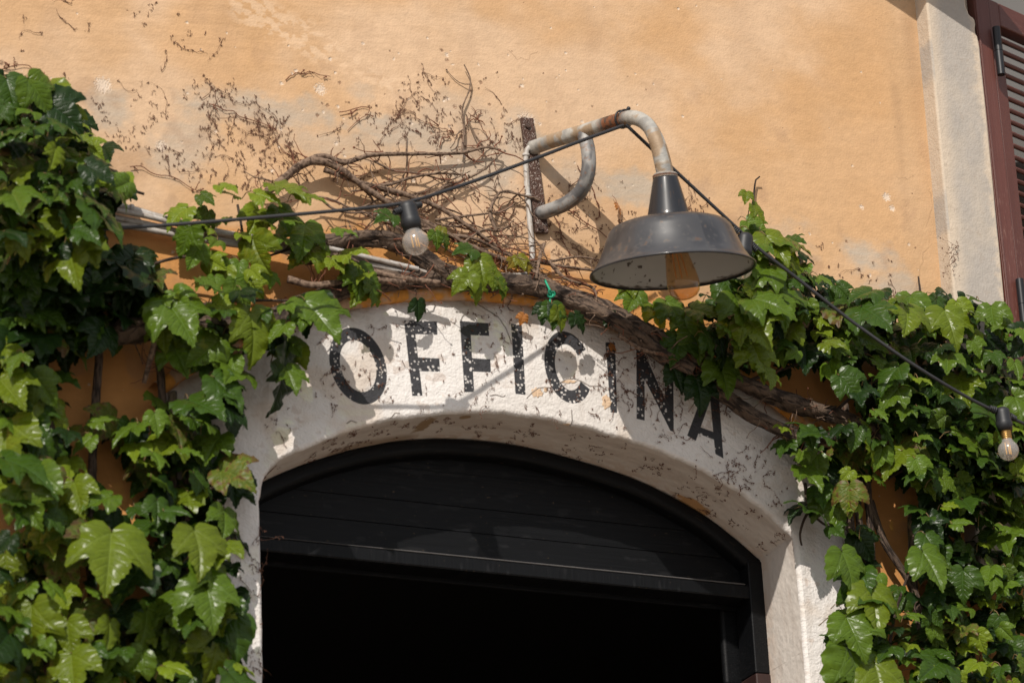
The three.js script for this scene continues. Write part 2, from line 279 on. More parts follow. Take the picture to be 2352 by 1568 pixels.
// ------------------------------------------------------------------ the house front
const ARCH = [[-0.580, 3.905], [-0.570, 3.950], [-0.540, 3.990], [-0.439, 4.049], [-0.352, 4.087], [-0.252, 4.121], [-0.136, 4.145], [-0.03, 4.153], [0.064, 4.152], [0.204, 4.134], [0.356, 4.100], [0.506, 4.037], [0.575, 3.992], [0.632, 3.948]];
const archCurve = new THREE.CatmullRomCurve3(ARCH.map(([x, y]) => V3(x, y, 0)), false, 'centripetal');
const archPts = archCurve.getSpacedPoints(120).map((p) => [p.x, p.y]);
const intr = [], outr = [];                                          // the opening's edge and the surround's outer edge, pairwise
const R_OUT = 1.179, OUTY = (x) => 4.405 - (R_OUT - Math.sqrt(R_OUT * R_OUT - Math.pow(x, 2)));
for (let i = 0; i < 60; i++) { const t = i / 60; intr.push([-0.578 - 0.002 * t, 3.905 * Math.pow(t, 0.5)]); outr.push([-0.78, 4.10 * Math.pow(t, 0.5)]); }
archPts.forEach((p, i) => { intr.push(p); const a = -0.7227 + 1.4454 * i / 120; outr.push([-0.0 + R_OUT * Math.sin(a), 4.405 - R_OUT * (1 - Math.cos(a))]); });
for (let i = 1; i <= 60; i++) { const t = 1 - i / 60; intr.push([0.633 + 0.003 * (1 - t), 3.948 * Math.pow(t, 0.5)]); outr.push([0.78, 4.10 * Math.pow(t, 0.5)]); }
const NP = intr.length;
const inward = intr.map((p, i) => { const a = intr[Math.max(0, i - 1)], b = intr[Math.min(NP - 1, i + 1)], dx = b[0] - a[0], dy = b[1] - a[1], l = Math.hypot(dx, dy); return [dy / l, -dx / l]; });
const alongS = [0]; for (let i = 1; i < NP; i++) alongS.push(alongS[i - 1] + Math.hypot(intr[i][0] - intr[i - 1][0], intr[i][1] - intr[i - 1][1]));
const S0 = alongS[60];

const house = thing('house', 'house front of faded ochre plaster with a white arched door surround reading OFFICINA', 'building');
{
  const sh = new THREE.Shape([[-7, 0], [7, 0], [7, 7.4], [-7, 7.4]].map(([x, y]) => new THREE.Vector2(x, y)));
  sh.holes.push(new THREE.Path(intr.map(([x, y], i) => new THREE.Vector2(x - inward[i][0] * 0.012, i === 0 || i === NP - 1 ? 0.001 : y - inward[i][1] * 0.012)).reverse()));
  sh.holes.push(new THREE.Path([[1.214, 4.0], [2.3, 4.0], [2.3, 5.9], [1.214, 5.9]].map(([x, y]) => new THREE.Vector2(x, y))));
  const g = new THREE.ExtrudeGeometry(sh, { depth: 0.34, bevelEnabled: false }); g.translate(0, 0, -0.34);
  part('wall', g, wallMat, house, 'faded ochre plaster with grey worn patches');
  // white surround, front face with a rounded inner arris
  const Z = 0.026, rows = [];
  for (let k = 0; k <= 10; k++) rows.push((i) => { const t = k / 10; const [ax, ay] = outr[i], [bx, by] = intr[i], e = 0.010 / Math.hypot(ax - bx, ay - by); const q = t * (1 - e); return V3(ax + (bx - ax) * q, ay + (by - ay) * q, Z + 0.0035 * (fbm(ax * 3 + t * 2, ay * 3 + t, 2) - 0.5) * (k < 10 ? 1 : 0.5)); });
  for (let k = 1; k <= 5; k++) rows.push((i) => { const a = k / 5 * Math.PI / 2, r = 0.010, w = 0.004 * (noise(i * 0.35, 3) - 0.5) + 0.003 * (noise(i * 1.3, 8) - 0.5); const [bx, by] = intr[i], [nx, ny] = inward[i]; const o = -r + r * Math.sin(a) + w * Math.sin(a); return V3(bx + nx * o, by + ny * o, Z - r + r * Math.cos(a)); });
  const front = gridGeo(NP - 1, rows.length, (u, v) => { const k = Math.round(v * rows.length), i = Math.round(u * (NP - 1)); if (k === 0) return V3(outr[i][0], outr[i][1], -0.01); return rows[k - 1](i); }, (u, v, q) => [q.x, q.y]);
  part('door_surround', front, surroundMat, house, 'white plaster surround with black painted capitals OFFICINA');
  const rev = gridGeo(NP - 1, 12, (u, v) => { const i = Math.round(u * (NP - 1)), [bx, by] = intr[i], [nx, ny] = inward[i], w = 0.004 * (noise(i * 0.35, 3) - 0.5) + 0.003 * (noise(i * 1.3, 8) - 0.5), z = Z - 0.010 - v * 0.16; const q = w * (1 - v) + 0.004 * (fbm(i * 0.2, v * 3, 2) - 0.5) * v; return V3(bx + nx * q, by + ny * q, z); }, (u, v) => [alongS[Math.round(u * (NP - 1))] - S0, v * 0.16]);
  part('reveal', rev, revealMat, house, 'white plaster soffit and jambs with flaked spots');
  // ochre moulding along the outer edge of the arch
  const trimMat = new THREE.MeshStandardMaterial({ roughness: 0.8, map: makeTex(512, 32, (u, v) => mul3(mix3([0.62, 0.27, 0.045], [0.50, 0.33, 0.22], smooth(0.45, 0.7, fbm(u * 26, v * 3, 3))), 0.8 + 0.4 * fbm(u * 90, v * 6, 2)), true) });
  const prof = [[-0.002, -0.005], [-0.002, 0.028], [0.002, 0.040], [0.012, 0.046], [0.024, 0.044], [0.028, 0.036], [0.028, -0.005]];
  part('arch_trim', gridGeo(140, prof.length - 1, (u, v) => { const a = -0.73 + 1.46 * u, [o, z] = prof[Math.round(v * (prof.length - 1))], w = 0.003 * (noise(u * 60, 2) - 0.5), R = R_OUT + o + w; return V3(R * Math.sin(a), 4.405 - R_OUT + R * Math.cos(a), z + 0.004 * (noise(u * 45, 9) - 0.5)); }, (u, v) => [u * 3, v]), trimMat, house, 'thin ochre moulding over the arch');
  // window surround: a plaster pilaster with a broken right edge
  const zq = (x, y) => { const p = at((3600 + x / 4.742) / 1.7415, y / 4.742 / 1.7415, 0.05); return new THREE.Vector2(p.x, p.y); };
  const edge = [[1600, 1560], [1560, 1200], [1550, 1080], [1530, 900], [1490, 690], [1462, 640], [1448, 600], [1444, 520], [1452, 450], [1436, 370], [1402, 322], [1352, 290], [1326, 260], [1296, 180], [1270, 130], [1262, 60], [1248, 0]].map(([x, y]) => zq(x, y));
  const ps = new THREE.Shape([new THREE.Vector2(1.070, 3.9), new THREE.Vector2(1.202, 3.9), ...edge, new THREE.Vector2(1.17, 5.55), new THREE.Vector2(1.084, 5.55)]);
  const pg = new THREE.ExtrudeGeometry(ps, { depth: 0.05, bevelEnabled: true, bevelThickness: 0.006, bevelSize: 0.005, bevelSegments: 3, bevelOffset: -0.005 }); pg.translate(0, 0, -0.006);
  part('window_surround', pg, sillMat, house, 'grey cream plaster band with a cracked edge');
  part('plaster_filler', boxAt(0.05, 0.7, 0.02, 1.192, 5.42, 0.006, 0.004), sillMat, house);
  // unseen slab added above the picture, shaped to cast the corner shadow
  const stone = new THREE.MeshStandardMaterial({ color: C(0.4, 0.33, 0.27), roughness: 0.9 });
  const e0 = at(2156, 0, 0.05), e1 = at(2239, 56, 0.05), ed = e1.clone().sub(e0), sh0 = e0.clone().addScaledVector(SUN, 0.2 / SUN.z), en = V3(-ed.y, ed.x, 0).normalize();
  const corner = (t, o) => { const p = sh0.clone().addScaledVector(ed, t).addScaledVector(en, o); return new THREE.Vector2(p.x, p.y); };
  const vg = new THREE.ExtrudeGeometry(new THREE.Shape([corner(-11, 0), corner(1.9, 0), corner(1.9, 0.14), corner(-11, 0.14)]), { depth: 0.05, bevelEnabled: false }); vg.translate(0, 0, 0.25);
  part('shadow_slab', vg, stone, house);
  // dark rooms behind the door and behind the shutter
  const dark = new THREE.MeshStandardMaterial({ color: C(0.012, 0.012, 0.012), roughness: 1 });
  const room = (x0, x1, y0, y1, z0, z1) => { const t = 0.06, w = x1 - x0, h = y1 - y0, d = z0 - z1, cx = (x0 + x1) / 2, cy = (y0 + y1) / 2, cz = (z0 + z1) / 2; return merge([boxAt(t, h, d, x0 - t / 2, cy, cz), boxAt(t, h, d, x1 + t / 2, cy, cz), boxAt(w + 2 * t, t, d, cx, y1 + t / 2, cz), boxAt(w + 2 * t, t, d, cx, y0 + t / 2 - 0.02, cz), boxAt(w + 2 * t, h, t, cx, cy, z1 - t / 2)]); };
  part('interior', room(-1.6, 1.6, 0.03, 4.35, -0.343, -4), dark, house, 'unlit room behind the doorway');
}

// ------------------------------------------------------------------ black door frame
const blackWood = new THREE.MeshPhysicalMaterial({ color: C(0.8, 0.8, 0.8), specularIntensity: 0.35, roughness: 0.5,
  map: makeTex(512, 256, (u, v) => { const n = fbm(u * 8, v * 90, 4), m = fbm(u * 20, v * 30, 3); let c = mul3([0.0045, 0.005, 0.006], 0.7 + 0.8 * n); c = mix3(c, [0.03, 0.03, 0.032], 0.35 * smooth(0.66, 0.8, m)); return fbm(u * 90, v * 90, 2) > 0.90 ? mix3(c, [0.16, 0.11, 0.06], 0.6) : c; }, true),
  bumpMap: makeTex(512, 256, (u, v) => 0.5 + 0.5 * (fbm(u * 6, v * 110, 3) - 0.5), false), bumpScale: 0.001 });
blackWood.map.repeat.set(1.2, 2.5); blackWood.bumpMap.repeat.set(1.2, 2.5);
const redWood = new THREE.MeshStandardMaterial({ roughness: 0.6, map: makeTex(128, 256, (u, v) => mul3([0.026, 0.009, 0.007], 0.7 + 0.6 * fbm(u * 9, v * 40, 3)), true) });
{
  const door = thing('door_frame', 'black painted arched door frame with a boarded transom above a dark opening', 'door frame', [0.03, 0, -0.17]);
  const path = [], nrm = []; for (let i = 0; i < NP; i++) { path.push([intr[i][0] + inward[i][0] * 0.001, intr[i][1] + inward[i][1] * 0.001]); nrm.push(inward[i]); }
  const prof = [[0, -0.21], [0, -0.136], [0.002, -0.132], [0.024, -0.132], [0.030, -0.137], [0.034, -0.146], [0.034, -0.21]];
  const ringPart = (i0, i1) => gridGeo(i1 - i0, prof.length - 1, (u, v) => { const i = i0 + Math.round(u * (i1 - i0)), [o, z] = prof[Math.round(v * (prof.length - 1))]; return V3(path[i][0] + nrm[i][0] * o, path[i][1] + nrm[i][1] * o, z); }, (u, v) => [u * 0.6, v * 0.3]);
  part('arch_head', ringPart(59, 181), blackWood, door);
  for (const s of [-1, 1]) {
    const x = s < 0 ? -0.579 + 0.0185 : 0.634 - 0.0185, cut = s < 0 ? 3.615 : 3.690, top = s < 0 ? 3.915 : 3.945;
    part('post', boxAt(0.036, top - cut, 0.07, x, (top + cut) / 2, -0.1655, 0.004), blackWood, door);
    part('post_foot', boxAt(0.037, cut, 0.072, x, cut / 2, -0.165, 0.004), redWood, door, 'bare reddish brown foot of the post');
  }
  // transom boards under the arch
  const arcY = (x) => { for (let i = 1; i < archPts.length; i++) if (archPts[i][0] >= x) { const [a, b] = archPts[i - 1], [c, d] = archPts[i]; return b + (d - b) * (x - a) / (c - a || 1); } return 3.95; };
  const ys = [3.888, 3.957, 4.012, 4.085, 4.14];
  for (let k = 0; k < 4; k++) {
    const top = [], y0 = ys[k] + 0.0003, y1 = ys[k + 1];
    for (let i = 0; i <= 44; i++) { const x = -0.56 + 1.18 * i / 44, y = Math.min(y1, arcY(x) - 0.01); if (y > y0 + 0.004) top.push([x, y]); }
    if (top.length < 3) continue;
    const s = new THREE.Shape([new THREE.Vector2(top[0][0], y0), new THREE.Vector2(top[top.length - 1][0], y0), ...top.reverse().map(([x, y]) => new THREE.Vector2(x, y))]);
    const g = new THREE.ExtrudeGeometry(s, { depth: 0.018, bevelEnabled: true, bevelSize: 0.0006, bevelThickness: 0.001, bevelSegments: 1, bevelOffset: -0.0006 }); g.translate(0, 0, -0.19 + 0.0012 * (k % 3));
    const uv = g.attributes.uv; for (let i = 0; i < uv.count; i++) uv.setXY(i, uv.getX(i) + k * 0.37, uv.getY(i));
    part('board', g, blackWood, door);
  }
  part('backing', (() => { const g = boxAt(1.18, 0.3, 0.006, 0.03, 4.0, -0.2, 0.001); return g; })(), blackWood, door);
  part('transom_bar', (() => { const s = new THREE.Shape([[0, 0], [0.054, 0], [0.056, 0.003], [0.056, 0.027], [0.053, 0.031], [0.046, 0.0335], [0, 0.037]].map(([x, y]) => new THREE.Vector2(x, y))); const g = new THREE.ExtrudeGeometry(s, { depth: 1.145, bevelEnabled: false }); g.rotateY(-Math.PI / 2); g.translate(0.5995, 3.858, -0.19); return g; })(), blackWood, door);
  part('edge_highlight', tube([V3(-0.53, 3.8895, -0.1355), V3(-0.2, 3.8893, -0.1353), V3(0.2, 3.8893, -0.1353), V3(0.59, 3.8895, -0.1355)], (t) => 0.0006 + 0.0013 * smooth(0.15, 0.35, t) * (0.6 + 0.4 * noise(t * 60, 3)), { sides: 6, seg: 0.01 }), new THREE.MeshStandardMaterial({ color: C(0.085, 0.08, 0.078), roughness: 0.7 }), door, 'pale strip painting the highlight on the upper edge of the bar');  // paler strip stands in for sunlight caught on the bar's chamfer
  const leaf = part('door_leaf', (() => { const g = boxAt(0.078, 0.185, 0.02, 0.606, 3.777, -0.222, 0.010); return g; })(), blackWood, door, 'edge of a black inner leaf');
  part('leaf_foot', boxAt(0.078, 3.68, 0.022, 0.606, 1.84, -0.222, 0.004), redWood, leaf, 'bare reddish brown lower part');
}

// ------------------------------------------------------------------ window shutter
const redPaint = new THREE.MeshStandardMaterial({ roughness: 0.5, map: makeTex(256, 512, (u, v) => { const n = fbm(u * 5, v * 9, 4), m = fbm(u * 30, v * 160, 3); let c = mul3(mix3([0.088, 0.025, 0.018], [0.112, 0.036, 0.026], n), 0.9 + 0.25 * m); return m > 0.76 && v < 0.3 ? mix3(c, [0.3, 0.2, 0.16], 0.5) : c; }, true),
  bumpMap: makeTex(256, 512, (u, v) => 0.5 + 0.4 * (fbm(u * 40, v * 10, 3) - 0.5), false), bumpScale: 0.001 });
redPaint.map.repeat.set(1, 0.6);
const blackIron = new THREE.MeshStandardMaterial({ color: C(0.012, 0.0125, 0.015), roughness: 0.42, metalness: 0.2 });
{
  const win = thing('window_shutter', 'red brown louvred window shutter with black hinges beside the cream plaster band', 'shutter', [1.26, 4.9, 0]);
  const F = 0.012;                                                   // front of the fixed frame
  part('frame', merge([boxAt(0.040, 1.75, 0.075, 1.2375, 4.85, F - 0.0375 + 0.03, 0.003), boxAt(0.006, 1.75, 0.006, 1.2225, 4.85, F + 0.031, 0.002)]), redPaint, win);
  // leaf, built closed at its hinge, then swung inwards
  const HX = 1.262, ang = 19 * RAD, HZ = 0.03, swing = (g) => { g.rotateY(ang); g.translate(HX, 0, HZ); return g; };
  const leafW = 0.52, y0 = 4.15, y1 = 5.355;
  part('stile', swing(boxAt(0.040, y1 - y0, 0.035, 0.024, (y0 + y1) / 2, -0.0175, 0.004)), redPaint, win);
  part('stile', swing(boxAt(0.045, y1 - y0, 0.035, leafW, (y0 + y1) / 2, -0.0175, 0.004)), redPaint, win);
  part('top_rail', swing(boxAt(leafW - 0.068, 0.062, 0.035, leafW / 2 + 0.010, y1 - 0.031, -0.0175, 0.004)), redPaint, win);
  for (let y = y1 - 0.088, k = 0; y > y0 + 0.03; y -= 0.0305, k++) {
    const g = new RoundedBoxGeometry(leafW - 0.066, 0.010, 0.036, 2, 0.004); g.rotateX(35 * RAD); g.translate(leafW / 2 + 0.011, y, -0.0175); part('slat', swing(g), redPaint, win);
  }
  const pale = new THREE.MeshStandardMaterial({ color: C(0.16, 0.155, 0.15), roughness: 0.6 });
  part('inner_curtain', boxAt(1.0, 1.8, 0.006, 1.78, 4.92, -0.30, 0.002), pale, win, 'pale curtain behind the louvres');
  for (const [px, py, len] of [[2294, 118, 0.125], [2348, 700, 0.125]]) {
    const p = at(px, py, 0.05);
    const h = part('hinge', (() => { const g = new THREE.CylinderGeometry(0.0095, 0.0095, len * 0.49, 18); g.translate(p.x, p.y + len * 0.25, 0.052); const b = new THREE.CylinderGeometry(0.0095, 0.0095, len * 0.49, 18); b.translate(p.x, p.y - len * 0.25, 0.052); const c = new THREE.CylinderGeometry(0.007, 0.007, len, 14); c.translate(p.x, p.y, 0.052); return merge([g, b, c]); })(), blackIron, win);
  }
}

// ------------------------------------------------------------------ wall lamp
const pipeMat = new THREE.MeshStandardMaterial({ roughness: 0.62, metalness: 0.15,
  map: makeTex(128, 1024, (u, v) => {
    const n = fbm(u * 3 + 5, v * 26, 4), m = fbm(u * 9, v * 70 + 40, 3);
    let c = mul3(mix3([0.27, 0.262, 0.245], [0.40, 0.385, 0.35], smooth(0.35, 0.65, n)), 0.85 + 0.3 * m);
    c = mix3(c, [0.30, 0.19, 0.095], 0.75 * smooth(0.5, 0.62, fbm(u * 2.5 + 31, v * 17 + 3, 3)));
    const band = smooth(0.40, 0.46, v) * smooth(0.60, 0.53, v); c = mix3(c, mix3([0.20, 0.065, 0.02], [0.07, 0.035, 0.02], smooth(0.4, 0.6, m)), 0.95 * band * smooth(0.32, 0.46, n + 0.12));
    return c;
  }, true), bumpMap: makeTex(128, 1024, (u, v) => 0.5 + 0.5 * (fbm(u * 12, v * 90, 4) - 0.5), false), bumpScale: 0.0015 });
const braceMat = new THREE.MeshStandardMaterial({ roughness: 0.6, metalness: 0.2, map: makeTex(128, 512, (u, v) => { const n = fbm(u * 3 + 8, v * 6, 4), m = fbm(u * 8, v * 44, 3); let c = mul3(mix3([0.13, 0.128, 0.13], [0.33, 0.32, 0.305], smooth(0.34, 0.54, n)), 0.85 + 0.3 * m); return mix3(c, [0.22, 0.11, 0.06], 0.6 * smooth(0.9, 1, v) + 0.5 * smooth(0.66, 0.75, m)); }, true) });
const rustPlate = new THREE.MeshStandardMaterial({ roughness: 0.7, metalness: 0.3, map: makeTex(64, 512, (u, v) => { const n = fbm(u * 4, v * 24, 4), m = fbm(u * 18, v * 90, 2); let c = mul3([0.075, 0.036, 0.024], 0.6 + 0.8 * n); return m > 0.66 ? mix3(c, [0.38, 0.33, 0.29], smooth(0.66, 0.76, m)) : c; }, true), bumpMap: makeTex(64, 512, (u, v) => fbm(u * 14, v * 80, 3), false), bumpScale: 0.002 });
{
  const base = at(1222, 340, 0.012);
  const lamp = thing('wall_lamp', 'dark grey enamel barn lamp with amber bulb on a rusty curved pipe bracket', 'lamp', [base.x, base.y, 0]);
  // wall plate
  const p0 = at(1209, 272, 0.008), p1 = at(1244, 536, 0.008), mid = p0.clone().add(p1).multiplyScalar(0.5), len = p0.distanceTo(p1), tilt = Math.atan2(p1.x - p0.x, p0.y - p1.y);
  const pg = new RoundedBoxGeometry(0.030, len, 0.010, 2, 0.002); pg.rotateZ(tilt); pg.translate(mid.x, mid.y, 0.009);
  const plate = part('wall_plate', pg, rustPlate, lamp, 'rust brown flat iron plate');
  for (const [px, py] of [[1211, 288], [1241, 522]]) { const p = at(px, py, 0.016); const g = new THREE.CylinderGeometry(0.0065, 0.0075, 0.006, 6); g.rotateX(Math.PI / 2); g.translate(p.x + 0.001, p.y, 0.016); part('bolt', g, rustPlate, plate); }
  const ap = [[1222, 340, 0.012], [1262, 326, 0.062], [1345, 300, 0.152], [1420, 277, 0.240], [1456, 270, 0.284], [1488, 287, 0.322], [1508, 322, 0.342], [1520, 362, 0.345], [1529, 404, 0.341]].map((p) => at(...p));
  part('arm', tube(ap, (t) => 0.0158 + 0.0022 * smooth(0.75, 1, t), { sides: 20, seg: 0.008, rough: 0.025 }), pipeMat, lamp, 'pipe arm with flaking grey paint and a rust patch');
  const uvA = lamp.children[lamp.children.length - 1].geometry.attributes.uv; let L = 0; for (let i = 0; i < uvA.count; i++) L = Math.max(L, uvA.getY(i)); for (let i = 0; i < uvA.count; i++) uvA.setY(i, clamp(uvA.getY(i) / L, 0.001, 0.999));
  const bp = [[1341, 306, 0.147], [1351, 345, 0.152], [1351, 395, 0.145], [1336, 436, 0.118], [1302, 466, 0.078], [1262, 483, 0.036], [1240, 490, 0.010]].map((p) => at(...p));
  const bm = part('brace', tube(bp, 0.0155, { sides: 20, seg: 0.008, rough: 0.02 }), braceMat, lamp, 'bowed grey brace pipe');
  const uvB = bm.geometry.attributes.uv; for (let i = 0; i < uvB.count; i++) uvB.setY(i, clamp(uvB.getY(i) / 2.2, 0.001, 0.999));
  // shade, turned about the lamp's own axis
  const top = at(1528, 402, 0.341), axis = V3(0.103, -1, -0.162).normalize();
  const q = new THREE.Quaternion().setFromUnitVectors(V3(0, -1, 0), axis);
  const lathe = (prof, n = 72) => { const g = new THREE.LatheGeometry(prof.map(([r, s]) => new THREE.Vector2(r, -s)), n); g.applyQuaternion(q); g.translate(top.x, top.y, top.z); return g; };
  const enamel = new THREE.MeshPhysicalMaterial({ roughness: 0.40, specularIntensity: 0.6, clearcoat: 0.35, clearcoatRoughness: 0.16,
    map: makeTex(512, 256, (u, v) => { const n = fbm(u * 14, v * 7, 4), m = fbm(u * 90, v * 40, 3); let c = mul3([0.016, 0.017, 0.021], 0.8 + 0.5 * n); const dust = smooth(0.42, 0.56, v) * smooth(0.98, 0.80, v); c = mix3(c, [0.050, 0.050, 0.054], dust * (0.45 + 0.55 * smooth(0.35, 0.65, n))); c = mix3(c, [0.12, 0.11, 0.10], 0.3 * smooth(0.6, 0.75, m) * dust); if (m > 0.8) c = mix3(c, [0.12, 0.06, 0.03], 0.5); return c; }, true) });
  enamel.side = THREE.DoubleSide;
  part('collar', lathe([[0.0165, -0.004], [0.0235, -0.003], [0.0265, 0.000], [0.0265, 0.006], [0.0245, 0.008], [0.01, 0.009]], 40), pipeMat, lamp, 'pale collar with a rusty rim');
  const nk = [[0.0120, 0.004], [0.0245, 0.005], [0.0268, 0.010], [0.0345, 0.044], [0.0435, 0.084], [0.0465, 0.096], [0.0520, 0.1005], [0.0678, 0.1020], [0.0890, 0.1032], [0.1081, 0.1055], [0.1208, 0.1105], [0.1288, 0.1195], [0.1341, 0.1310], [0.1426, 0.1530], [0.1526, 0.1760], [0.1632, 0.1930], [0.1696, 0.2000], [0.1730, 0.2025], [0.1736, 0.2052], [0.1715, 0.2070], [0.1691, 0.2045]];
  const shade = part('shade', lathe(nk, 96), enamel, lamp, 'dark grey enamelled bell shade');
  const liningMat = new THREE.MeshStandardMaterial({ roughness: 0.45, map: makeTex(512, 128, (u, v) => { const m = fbm(u * 80, v * 26, 3), n = fbm(u * 9, v * 5, 3); let c = mul3([0.42, 0.43, 0.42], 0.85 + 0.25 * n); c = m > 0.78 ? mix3(c, [0.05, 0.035, 0.025], smooth(0.78, 0.82, m)) : c; return mix3(c, [0.05, 0.035, 0.025], smooth(0.93, 1.0, v + (m - 0.5) * 0.1)); }, true), side: THREE.DoubleSide });
  part('lining', lathe([[0.0200, 0.098], [0.0530, 0.1030], [0.0880, 0.1058], [0.1071, 0.1080], [0.1193, 0.1130], [0.1267, 0.1215], [0.1320, 0.1330], [0.1405, 0.1550], [0.1505, 0.1780], [0.1611, 0.1950], [0.1680, 0.2030]], 96), liningMat, shade, 'white enamel inside of the shade');
  // bulb
  part('lamp_holder', lathe([[0.001, 0.060], [0.017, 0.062], [0.018, 0.105], [0.015, 0.110], [0.001, 0.111]], 24), blackIron, lamp);
  const amber = new THREE.MeshPhysicalMaterial({ color: C(0.86, 0.66, 0.42), roughness: 0.10, transmission: 0.9, thickness: 0, ior: 1.5, side: THREE.DoubleSide });
  const bq = new THREE.Quaternion().setFromUnitVectors(axis, V3(0.235, -1, -0.10).normalize()), bc = top.clone().addScaledVector(axis, 0.10);
  const turned = (g) => { g.translate(axis.x * 0.014, axis.y * 0.014, axis.z * 0.014); g.translate(-bc.x, -bc.y, -bc.z); g.applyQuaternion(bq); g.translate(bc.x, bc.y, bc.z); return g; };
  const bulb = part('bulb', turned(lathe([[0.013, 0.108], [0.015, 0.118], [0.0205, 0.140], [0.0265, 0.170], [0.0320, 0.200], [0.0340, 0.216], [0.0335, 0.228], [0.0300, 0.240], [0.0235, 0.2480], [0.0130, 0.2525], [0.0040, 0.2535], [0.0005, 0.2536]], 48)), amber, lamp, 'large amber glass bulb');
  const fil = new THREE.MeshStandardMaterial({ color: C(0.75, 0.36, 0.06), roughness: 0.5 });
  const fl = []; for (let k = 0; k < 6; k++) { const a = k / 6 * 6.283; const P = (r, s) => V3(r * Math.cos(a), -s, r * Math.sin(a)).applyQuaternion(q).add(top); fl.push(tube([P(0.006, 0.125), P(0.010, 0.16), P(0.0135, 0.205)], 0.0011, { sides: 6, seg: 0.02 })); }
  fl.push(lathe([[0.001, 0.115], [0.006, 0.116], [0.004, 0.15], [0.001, 0.155]], 12));
  part('filament', turned(merge(fl)), fil, bulb);
}

// ------------------------------------------------------------------ string of bulbs
const cordMat = new THREE.MeshStandardMaterial({ color: C(0.022, 0.022, 0.025), roughness: 0.55 });
const rubber = new THREE.MeshStandardMaterial({ color: C(0.014, 0.015, 0.018), roughness: 0.5 });
const clearGlass = new THREE.MeshPhysicalMaterial({ color: C(0.86, 0.82, 0.78), roughness: 0.16, transmission: 0.78, thickness: 0, ior: 1.5, side: THREE.DoubleSide });
const brass = new THREE.MeshStandardMaterial({ color: C(0.45, 0.28, 0.10), roughness: 0.35, metalness: 0.9 });
const glowless = new THREE.MeshStandardMaterial({ color: C(0.85, 0.48, 0.07), roughness: 0.5 });
{
  const st = thing('string_light', 'black festoon cord with clear bulbs tied over the lamp arm', 'string light', [0.2, 4.6, 0.3]);
  const left = [[180, 530, 0.27], [252, 525, 0.28], [430, 513, 0.30], [600, 499, 0.32], [800, 481, 0.335], [925, 466, 0.345], [1040, 432, 0.33], [1210, 371, 0.305], [1330, 325, 0.288], [1432, 288, 0.275]];
  const right = [[1438, 286, 0.275], [1490, 335, 0.268], [1560, 400, 0.258], [1630, 465, 0.252], [1700, 530, 0.25], [1740, 568, 0.25], [1820, 630, 0.252], [1950, 732, 0.26], [2100, 838, 0.28], [2230, 916, 0.27], [2300, 950, 0.265], [2352, 972, 0.26], [2420, 1000, 0.255]];
  part('cord', merge([tube(left.map((p) => at(...p)), 0.0039, { sides: 8, seg: 0.03, rough: 0.05 }), tube(right.map((p) => at(...p)), 0.0037, { sides: 8, seg: 0.03, rough: 0.05 })]), cordMat, st);
  // wire tie round the lamp arm
  const tie = []; for (const [px, py] of [[1428, 274], [1437, 272]]) { const c = at(px, py, 0.255); const T = at(1456, 270, 0.284).sub(at(1420, 277, 0.240)).normalize(); const g = new THREE.TorusGeometry(0.0185, 0.0022, 8, 28); g.applyQuaternion(new THREE.Quaternion().setFromUnitVectors(V3(0, 0, 1), T)); g.translate(c.x, c.y, c.z); tie.push(g); }
  tie.push(tube([at(1431, 258, 0.255), at(1440, 252, 0.257), at(1444, 249, 0.257)], 0.0028, { sides: 6 })); { const g = new THREE.SphereGeometry(0.0045, 10, 8); const p = at(1444, 249, 0.257); g.translate(p.x, p.y, p.z); tie.push(g); }
  part('wire_tie', merge(tie), rubber, st);
  const socketBulb = (px, py, z, axis, size, cordDir, showBrass) => {
    const o = at(px, py, z), ax = axis.clone().normalize(), q = new THREE.Quaternion().setFromUnitVectors(V3(0, -1, 0), ax);
    const lathe = (prof, n = 32) => { const g = new THREE.LatheGeometry(prof.map(([r, s]) => new THREE.Vector2(r * size, -s * size)), n); g.applyQuaternion(q); g.translate(o.x, o.y, o.z); return g; };
    const grip = []; for (const s of [-1, 1]) for (let k = 0; k < 4; k++) { const g = new THREE.TorusGeometry(0.0068 - 0.0007 * k, 0.0022, 6, 14); g.applyQuaternion(new THREE.Quaternion().setFromUnitVectors(V3(0, 0, 1), cordDir)); const c = o.clone().addScaledVector(ax, 0.004).addScaledVector(cordDir, s * (0.0205 + 0.0042 * k)); g.translate(c.x, c.y, c.z); grip.push(g); }
    const s = part('socket', merge([lathe([[0.0005, -0.010], [0.010, -0.009], [0.0165, -0.004], [0.0180, 0.004], [0.0180, 0.026], [0.0195, 0.027], [0.0195, 0.036], [0.0180, 0.037], [0.0175, 0.048], [0.0005, 0.049]]), ...grip]), rubber, st);
    if (showBrass) { const th = []; for (let k = 0; k <= 24; k++) th.push([0.0122 + 0.0011 * Math.cos(k * 1.57), 0.046 + k * 0.0011]); part('screw_cap', lathe(th), brass, s); }
    const b0 = showBrass ? 0.070 : 0.046;
    const R = 0.0245, prof = [[0.0125, b0], [0.0150, b0 + 0.004]]; for (let k = 0; k <= 16; k++) { const a = -0.85 + (Math.PI / 2 + 0.85) * k / 16; prof.push([Math.max(0.0004, R * Math.cos(a)), b0 + 0.026 + R * Math.sin(a)]); }
    const bl = part('bulb', lathe(prof, 40), clearGlass, st, 'clear round bulb with yellow filaments');
    const fs = []; for (const [dx, dz] of [[-0.0062, 0], [0, 0.003], [0.0062, 0]]) { const P = (s2) => V3(dx * size, -s2 * size, dz * size).applyQuaternion(q).add(o); fs.push(tube([P(b0 + 0.006), P(b0 + 0.02), P(b0 + 0.036)], 0.0014, { sides: 6, seg: 0.01 })); }
    fs.push(lathe([[0.0005, b0 - 0.002], [0.0065, b0], [0.004, b0 + 0.008], [0.0005, b0 + 0.009]], 12));
    part('filament', merge(fs), glowless, bl);
  };
